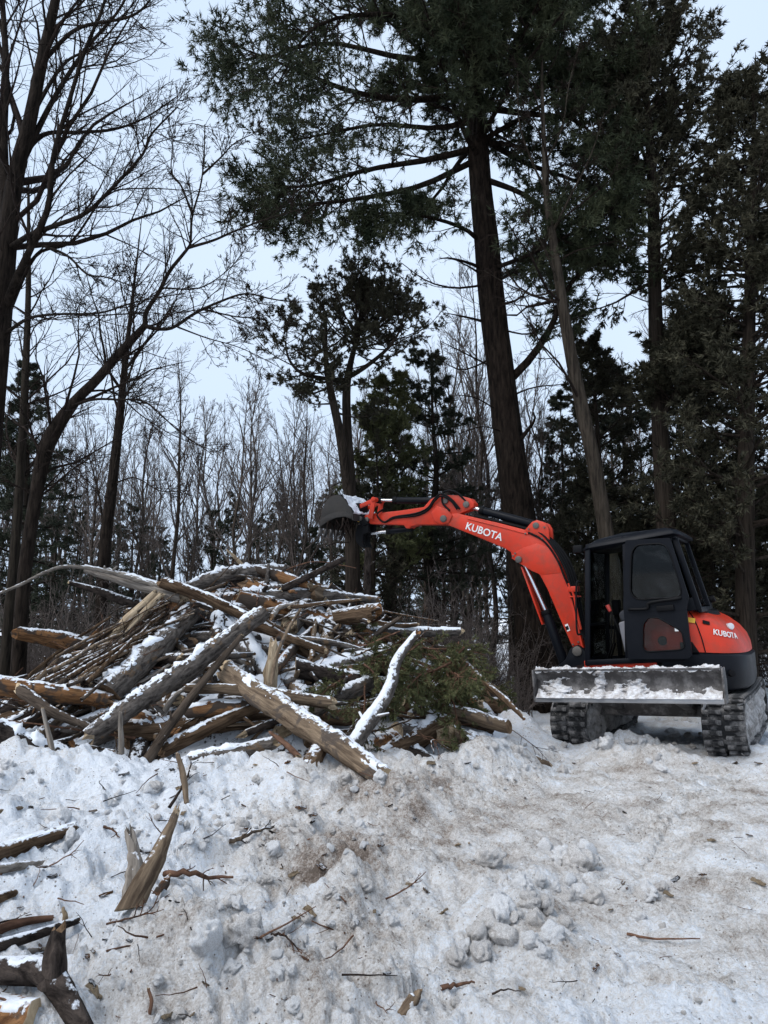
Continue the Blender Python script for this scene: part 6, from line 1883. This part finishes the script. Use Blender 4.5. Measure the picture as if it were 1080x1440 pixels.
for k in range(85):
    for _ in range(50):
        x, y = gp.uniform(-4.9, 0.9), gp.uniform(6.8, 9.0)
        h = float(heap(x, y))
        if h > 0.15: break
    az = gp.normal(0.5, 0.7); L_ = gp.uniform(0.3, 1.1)
    dv = np.array([math.cos(az), math.sin(az) * 0.7, gp.normal() * 0.35])
    a = np.array([x, y, h + gp.uniform(-0.12, 0.06)]); b = a + dv * L_
    b[2] = np.clip(b[2], max(0.08, float(heap(b[0], b[1])) - 0.08), float(heap(b[0], b[1])) + 0.22)
    mt = ('log_brown', 'pole', 'log_tan', 'log_dark', 'log_grey', 'palegrey')[k % 6]
    nm_ = {'log_brown': 'brown', 'pole': 'dark', 'log_tan': 'tan', 'log_dark': 'blackish', 'log_grey': 'grey', 'palegrey': 'weathered'}[mt]
    r = gp.uniform(0.013, 0.036)
    make_log(nm_ + ' broken stick lying ' + heap_zone(x, h), [a, (a + b) / 2 + gp.normal(size=3) * 0.03, b], [r, r, r * 0.7], mt, group=nm_ + ' sticks ' + heap_zone(x, h), ends=('broken', 'broken'), end_mat='pale' if k % 3 == 0 else 'cutbrown', S=8, seed=700 + k, name='stick', cat='stick', jag=1.5)
# snow and litter caught in the hollows of the heap
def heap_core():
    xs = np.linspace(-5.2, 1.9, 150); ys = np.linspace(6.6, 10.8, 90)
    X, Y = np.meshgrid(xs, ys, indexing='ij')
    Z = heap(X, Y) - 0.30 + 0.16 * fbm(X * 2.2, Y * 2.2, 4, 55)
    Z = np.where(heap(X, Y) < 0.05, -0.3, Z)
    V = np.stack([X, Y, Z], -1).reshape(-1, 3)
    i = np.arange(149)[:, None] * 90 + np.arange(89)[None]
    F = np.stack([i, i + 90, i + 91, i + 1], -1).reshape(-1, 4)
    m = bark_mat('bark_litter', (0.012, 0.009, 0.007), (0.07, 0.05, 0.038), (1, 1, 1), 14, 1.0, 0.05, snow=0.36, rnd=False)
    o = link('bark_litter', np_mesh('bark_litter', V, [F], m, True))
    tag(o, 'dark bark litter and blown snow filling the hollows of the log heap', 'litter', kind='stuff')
heap_core()

# ---- cedar boughs lying on the right half of the heap
def proto_bough(seed, L_, mat):
    g = np.random.default_rng(seed)
    P = extend(g, np.zeros((1, 3)), np.array([[1, 0, 0.1]]), np.array([L_]), 10, 0.08, -0.05)
    Rd = taper([0.016], 0.004, 10)
    P2, R2 = spawn(g, P, Rd, 22, 0.1, 1, 30, 60, 0.3, 0.55, 6, 0.08, -0.04, rr=0.5, flat=0.35, shrink=0.6)
    P3, R3 = spawn(g, P2, R2, 7, 0.1, 1, 25, 55, 0.25, 0.5, 4, 0.1, -0.05, rr=0.6, flat=0.4, tip=0.001)
    V, F = join([tufts(g, P3, 5, 0.05, 1.0, 3, 0.05, 0.014, 0.5, 0.15), tufts(g, P2, 7, 0.2, 1.0, 3, 0.05, 0.014, 0.6, 0.1)])
    fm = np_mesh('sprays', V, F, M[mat], False)
    V, F = join([tubes(P, Rd, 6), tubes(P2, R2, 4), tubes(P3, R3, 3)])
    return np_mesh('cedar_bough', V, F, M['twig_red'], True), fm
bps = [proto_bough(131, 0.9, 'cedargreen'), proto_bough(132, 0.7, 'cedargreen'), proto_bough(133, 1.1, 'cedargreen')]
gb = np.random.default_rng(99)
BL = ['green cedar bough lying on the logs near the gnarled root', 'green cedar bough hanging over the lower logs beside the birch pole']
for k in range(36):
    if k < 28:
        px, py = gb.uniform(440, 665), gb.uniform(858, 950)
        dd = np.interp(py, [840, 985], [8.5, 7.2]) + gb.normal() * 0.12
        if px > 600 and py < 890: py = gb.uniform(890, 985); dd = 7.7
    else:
        px, py, dd = gb.uniform(490, 640), gb.uniform(925, 965), gb.uniform(7.0, 7.3)
    p = at(px, py, dd)
    wm, fm = bps[k % 3]
    o = link('cedar_bough', wm); tag(link('sprays', fm, o), kind='stuff')
    o.location = p
    o.rotation_euler = (gb.normal() * 0.5, gb.uniform(0.0, 0.8), gb.uniform(0, 6.28))
    s = gb.uniform(0.5, 0.95); o.scale = (s, s, s)
    tag(o, BL[0 if k < 28 else 1], 'bough', ('cedar boughs on the heap', 'cedar boughs by the birch pole')[0 if k < 28 else 1])

# ------------------------------------------------------------------ foreground wood
def on_ground(px, d_, dz=0.0):
    p = at(px, 900, d_); p[2] = ground_z(p[0], p[1]) + dz
    return p
def gpx(px, py, dz=0.0):
    """point where the pixel's sight line meets the snow"""
    a, b = 1.8, 14.0
    for n_ in (160, 60):
        ds = np.linspace(a, b, n_)
        r0 = at(px, py, 1.0) - CAM
        P = CAM[None] + r0[None] * ds[:, None]
        under = P[:, 2] < ground_h(P[:, 0], P[:, 1])
        k = int(np.argmax(under)) if under.any() else n_ - 1
        a, b = ds[max(k - 1, 0)], ds[k]
    p = at(px, py, b); p[2] = ground_z(p[0], p[1]) + dz
    return p
def FG(label, path, wpx, mat, **kw):
    pts = [gpx(px, py, dz) for px, py, dz in path]
    for p_ in pts: p_[2] -= 0.018
    radii = [w / FPX * pts[min(i, len(pts) - 1)][1] / 2 * 0.84 for i, w in enumerate(wpx)]
    LG.n += 1
    return make_log(label, pts, radii, mat, seed=LG.n, rough=0.24, **kw)
FG('dark snow-dusted log end with rotten pale tip lying on clean snow', [(-60, 1225, 0.05), (20, 1200, 0.05), (100, 1172, 0.04)], (30, 27, 18), 'log_brown', ends=('cut', 'broken'), end_mat='palegrey', snow=0.25)
FG('pale split stick lying below the rotten log end', [(-50, 1232, 0.03), (0, 1226, 0.03), (58, 1218, 0.03)], (16, 16, 9), 'palegrey', ends=br, end_mat='pale')
FG('small tan peg lying near the heap foot', [(-30, 1146, 0.02), (0, 1142, 0.02), (28, 1137, 0.02)], (9, 9, 7), 'log_tan', ends=br, end_mat='pale')
FG('dark plank-like slab half under snow', [(-70, 1345, 0.02), (20, 1325, 0.02), (108, 1296, 0.02)], (20, 18, 10), 'log_dark', ends=br, end_mat='cutbrown', snow=0.3)
FG('short brown chunk beside the dark slab', [(-30, 1272, 0.03), (0, 1266, 0.03), (20, 1262, 0.03)], (18, 16, 10), 'log_brown', ends=br, end_mat='pale', snow=0.2)
FG('red-brown slab of bark lying by the dark slab', [(-20, 1320, 0.03), (20, 1308, 0.03), (70, 1296, 0.03)], (16, 14, 8), 'twig_red', ends=br, end_mat='cutbrown')
FG('dark wet stick below the dark slab', [(-40, 1372, 0.03), (10, 1362, 0.03), (62, 1345, 0.03)], (16, 14, 5), 'log_dark', ends=br, snow=0.2)
FG('small split offcut lying between the dark slab and the wet stick', [(20, 1345, 0.01), (45, 1338, 0.02), (75, 1336, 0.01)], (9, 9, 6), 'palegrey', ends=br, end_mat='pale')
st = FG('forked dark root stump with an upright stub lying on snow', [(-60, 1388, 0.07), (20, 1392, 0.08), (72, 1402, 0.08), (120, 1462, 0.03)], (38, 38, 42, 30), 'log_dark', ends=('cut', 'broken'), end_mat='cutbrown', snow=0.0, name='root_stump', cat='stump')
stub_a = gpx(72, 1405, 0.06); stub_b = stub_a + np.array([0.005, 0.02, 0.16])
o = make_log('', [stub_a, (stub_a + stub_b) / 2, stub_b], [0.05, 0.042, 0.024], 'log_dark', ends=('cut', 'broken'), end_mat='cutbrown', name='stub', seed=400, S=12)
del o['category']
if 'label' in o: del o['label']
mw = o.matrix_world.copy(); o.parent = st; o.matrix_parent_inverse = st.matrix_world.inverted(); o.matrix_world = mw
for c_ in list(o.children): pass
FG('orange-faced sawn log beside the forked mossy stump', [(-60, 1432, 0.05), (-10, 1445, 0.05), (45, 1462, 0.04)], (60, 60, 50), 'log_orange', ends=('cut', 'cut'), end_mat='cut', snow=0.2)
# splintered stump pair
def tilted(label, px0, py0, dz0, px1, py1, dd1, w, mat, **kw):
    a = gpx(px0, py0, dz0); b = at(px1, py1, a[1] + dd1)
    m_ = (a + b) / 2 + np.array([0.01, 0, 0.01])
    LG.n += 1
    return make_log(label, [a, m_, b], [q / FPX * a[1] / 2 for q in w], mat, seed=LG.n, rough=0.26, K=22, **kw)
tilted('tall tan splintered branch butt leaning up out of the snow', 182, 1285, 0.02, 244, 1152, 0.22, (34, 24, 11), 'log_tan', ends=('cut', 'broken'), end_mat='pale', jag=2.0)
tilted('short grey splintered stump beside the leaning butt', 186, 1268, 0.0, 188, 1192, 0.12, (26, 22, 15), 'palegrey', ends=br, end_mat='palegrey', jag=2.2)
tilted('torn orange wedge of wood wedged beside the leaning butt', 222, 1258, 0.0, 238, 1232, 0.05, (14, 12, 4), 'log_orange', ends=br, end_mat='pale')
tilted('small split shard standing by the leaning butt', 200, 1240, 0.0, 197, 1210, 0.03, (8, 7, 4), 'log_orange', ends=br, end_mat='pale')
tilted('tan forked twig standing up in clean snow', 262, 1128, 0.0, 250, 1062, 0.1, (7, 9, 6), 'log_tan', ends=br, end_mat='pale')
tilted('small dark peg standing upright in dirty snow', 209, 1426, -0.02, 209, 1392, 0.02, (5, 5, 4), 'twig_red', ends=br, end_mat='pale')
tilted('lichened chunk of wood half buried in the snow', 566, 1422, -0.01, 588, 1396, 0.03, (13, 16, 9), 'log_tan', ends=br, end_mat='cutbrown', snow=0.5)
tilted('pale peg standing beside the dark slab', 88, 1308, 0.0, 89, 1278, 0.02, (7, 7, 4), 'pale', ends=br, end_mat='pale')

def stick(label, path, wpx, mat, group=None, seed=0, twigs=True):
    pts = [gpx(px, py, dz) for px, py, dz in path]
    return make_pole(label, pts, wpx / FPX * pts[0][1] / 2, mat, group, seed, twigs)
stick('red-brown twiggy branch reaching out from the leaning butt', [(232, 1238, 0.03), (262, 1246, 0.06), (295, 1248, 0.05), (328, 1242, 0.03)], 9, 'twig_red', seed=501)
stick('dark twig curling across the snow below the leaning butt', [(150, 1306, 0.02), (180, 1304, 0.03), (205, 1292, 0.02), (218, 1278, 0.02)], 3, 'twig_red', seed=502)
stick('thin dark twig under the standing forked twig', [(238, 1140, 0.02), (252, 1124, 0.05), (264, 1104, 0.08), (268, 1088, 0.09)], 5, 'twigbark', seed=503)
stick('long straight thin twig on the packed snow', [(882, 1318, 0.015), (920, 1325, 0.015), (985, 1325, 0.015)], 4, 'twig_red', seed=504, twigs=False)
stick('short dark stick by the half-buried chunk', [(620, 1397, 0.02), (645, 1392, 0.02), (668, 1391, 0.02)], 7, 'twig_red', seed=505, twigs=False)
stick('thin bent twig on clean snow near the half-buried chunk', [(692, 1405, 0.015), (710, 1400, 0.02), (733, 1400, 0.015)], 3, 'twigbark', seed=506, twigs=False)
stick('brown broken branch lying on dirty snow in mid clearing', [(322, 1190, 0.03), (350, 1184, 0.04), (385, 1172, 0.03)], 8, 'log_tan', seed=507)
stick('dark twig standing askew in the snow', [(382, 1322, 0.01), (400, 1335, 0.05), (420, 1346, 0.02)], 4, 'twigbark', seed=508)
stick('thin crossed dark twigs on clean snow', [(145, 1168, 0.02), (158, 1175, 0.03), (168, 1183, 0.02)], 4, 'twig_red', seed=509)

# scattered small twigs and chips
def proto_twig(seed):
    g = np.random.default_rng(seed)
    P = extend(g, np.zeros((1, 3)), np.array([[1, 0, 0.02]]), np.array([1.0]), 7, 0.16, 0.0)
    Rd = taper([0.022], 0.008, 7)
    geo = [tubes(P, Rd, 5)]
    if seed % 2:
        P2, R2 = spawn(g, P, Rd, 3, 0.2, 0.9, 25, 60, 0.2, 0.4, 4, 0.15, 0.0, tip=0.006, rmin=0.01); geo.append(tubes(P2, R2, 4))
    V, F = join(geo)
    return np_mesh('twig', V, F, M[('twigbark', 'twig_red', 'twig_red')[seed % 3]], True)
def snow_zone(px, py):
    if py < 1130: return 'on the snow at the foot of the log pile' if px < 560 else 'on the churned snow before the dozer blade'
    if px < 140: return 'on clean snow around the dark slabs'
    if px < 330: return 'on the snow around the leaning splintered butt'
    if px < 560: return 'on the dirty hollow in mid clearing' if py < 1290 else 'on the broken snow round the clean white lump'
    if px < 860: return 'on the snow around the heap of clods'
    return 'on the packed snow in front of the excavator'
tps = [proto_twig(140 + k) for k in range(6)]
def proto_chip(seed, mat):
    g = np.random.default_rng(seed)
    bm = bmesh.new()
    b_box(bm, -0.5, 0.5, -0.16, 0.16, -0.06, 0.06)
    bmesh.ops.subdivide_edges(bm, edges=bm.edges[:], cuts=2, use_grid_fill=True)
    for v in bm.verts: v.co += Vector(g.normal(size=3) * 0.05)
    me = bpy.data.meshes.new('wood_chip'); bm.to_mesh(me); bm.free(); me.materials.append(M[mat]); return me
chips = [proto_chip(1, 'log_tan'), proto_chip(2, 'pale'), proto_chip(3, 'log_orange'), proto_chip(4, 'log_dark')]
gt = np.random.default_rng(123)
for k in range(230):
    if k < 150: px, py = gt.uniform(-10, 560), 1440 - 380 * gt.uniform(0, 1) ** 0.8
    else: px, py = gt.uniform(480, 1080), 1440 - 400 * gt.uniform(0, 1) ** 0.6
    p = gpx(px, max(py, 1075), 0.012)
    if k % 5 < 3:
        o = link('twig', tps[gt.integers(6)]); s = gt.uniform(0.06, 0.26) * (0.6 if px > 560 else 1)
        o.scale = (s, s * 0.9, s * 0.9); tag(o, 'small dark twig scattered on the trodden snow', 'twig', 'twigs scattered on the snow')
        o.rotation_euler = (gt.uniform(0, 6), gt.normal() * 0.25, gt.uniform(0, 6.28))
    else:
        o = link('wood_chip', chips[gt.integers(4)]); s = gt.uniform(0.025, 0.075)
        o.scale = (s, s, s); tag(o, 'small chip of bark or wood scattered on the trodden snow', 'wood chip', 'wood chips scattered on the snow')
        o.rotation_euler = (gt.normal() * 0.4, gt.normal() * 0.3, gt.uniform(0, 6.28))
    o.location = p
    zn = snow_zone(px, py)
    o['label'] = ('dark twig ' if k % 5 < 3 else 'chip of bark or wood ') + 'lying ' + zn
    o['group'] = ('twigs ' if k % 5 < 3 else 'chips ') + zn

# ------------------------------------------------------------------ snow clods
def proto_clod(seed, mat):
    g = np.random.default_rng(seed)
    bm = bmesh.new()
    bmesh.ops.create_icosphere(bm, subdivisions=4, radius=1.0)
    V = np.array([v.co[:] for v in bm.verts])
    n = 0.38 * perlin(V[:, 0] * 1.1 + seed, V[:, 1] * 1.1 + V[:, 2] * 1.3, 1) + 0.36 * perlin(V[:, 0] * 2.6 + V[:, 2] * 2.2, V[:, 1] * 2.6 + seed, 2) + 0.14 * perlin(V[:, 0] * 6 + seed, V[:, 1] * 6 + V[:, 2] * 6, 4) + 0.06 * perlin(V[:, 0] * 14, V[:, 1] * 14 + V[:, 2] * 13 + seed, 4)
    # a few flat fracture faces
    r = 1 + n
    for _ in range(4):
        q = nrm(g.normal(size=3)); dcut = g.uniform(0.6, 0.85)
        dp_ = (V * r[:, None]) @ q
        r = np.where(dp_ > dcut, r * (dcut / np.maximum(dp_, 1e-3)) * 0.75 + r * 0.25, r)
    V = V * r[:, None] * np.array([1, g.uniform(0.7, 1), g.uniform(0.6, 0.85)])
    for v, c in zip(bm.verts, V): v.co = c
    me = bpy.data.meshes.new('snow_clod'); bm.to_mesh(me); bm.free()
    me.materials.append(mat); me.polygons.foreach_set('use_smooth', np.ones(len(me.polygons), bool))
    return me
M['snowmid'] = snow_mat('grey_snow', (0.52, 0.50, 0.485), (0.80, 0.81, 0.83), 12)
clods = [proto_clod(150 + k, M['snowdirty'] if k % 2 else M['snowmid']) for k in range(10)]
clods_d = clods[1::2]
gc = np.random.default_rng(321)
def clod(px, py, wpx, label, group, dirty=None, sink=0.25):
    p = gpx(px, py)
    s = wpx / FPX * p[1] / 2
    pool = clods if dirty is None else (clods[1::2] if dirty else clods[0::2])
    o = link('snow_clod', pool[gc.integers(len(pool))])
    o.location = p + np.array([0, 0, s * (0.4 - sink)])
    o.rotation_euler = (gc.uniform(-.5, .5), gc.uniform(-.5, .5), gc.uniform(0, 6.28)); o.scale = (s, s, s)
    tag(o, label, 'snow clod', group)
for px, py, w in [(722, 1292, 30), (700, 1282, 44), (752, 1296, 26), (768, 1272, 24), (745, 1268, 28), (735, 1250, 30), (795, 1260, 30), (818, 1256, 26), (838, 1262, 28), (775, 1316, 36), (795, 1300, 24), (748, 1325, 30), (712, 1318, 40), (690, 1304, 38), (672, 1318, 36), (800, 1240, 22), (812, 1215, 44), (790, 1208, 36), (825, 1200, 34), (760, 1238, 22), (780, 1250, 20), (905, 1262, 26), (912, 1255, 30), (880, 1255, 20), (898, 1290, 20), (702, 1262, 20), (730, 1236, 18), (675, 1340, 30), (655, 1330, 22), (640, 1348, 26), (765, 1340, 22)]:
    clod(px, py, w, 'rounded snow lump in the heap of clods on the packed snow', 'clods in the heap on the packed snow', None, 0.38)
clod(685, 1212, 42, 'large dirty slab of snow lying flat by the clod heap', None, True)
clod(290, 1325, 52, 'smooth clean white lump on top of the dirty snow block', None, False)
clod(345, 1318, 50, 'big grey rounded lump beside the clean white lump', None, True)
clod(512, 1250, 24, 'dark muddy clod at the edge of the dirty hollow', None, True)
for k in range(42):
    px, py = gc.uniform(835, 985), gc.uniform(1012, 1085)
    if k > 30: px, py = gc.uniform(690, 800), gc.uniform(1040, 1090)
    clod(px, py, np.clip(gc.lognormal(2.3, 0.5), 5, 28), 'grey clod in the snow pushed up between the tracks' if k <= 30 else 'grey clod lying by the end of the blade', 'clods between the tracks' if k <= 30 else 'clods by the blade end', None, 0.3)
for k in range(250):
    u = gc.uniform()
    if u < 0.45: px, py = gc.normal(350, 130), gc.uniform(1090, 1436)
    elif u < 0.7: px, py = gc.uniform(0, 560), gc.uniform(1075, 1200)
    elif u < 0.85: px, py = gc.uniform(560, 760), gc.uniform(1035, 1110)
    else: px, py = gc.uniform(560, 1080), gc.uniform(1080, 1436)
    if not (0 < px < 1080): continue
    w = np.clip(gc.lognormal(2.3, 0.55), 5, 42) * (0.6 if px > 600 else 1) * np.interp(py, [1030, 1440], [0.7, 1.25])
    dirty = None if px > 180 else False
    zn = snow_zone(px, py)
    clod(px, py, w, ('small crumbled clod lying ' if w < 18 else 'fist-sized clod lying ') + zn, ('crumbled clods ' if w < 18 else 'larger clods ') + zn, dirty, 0.35)
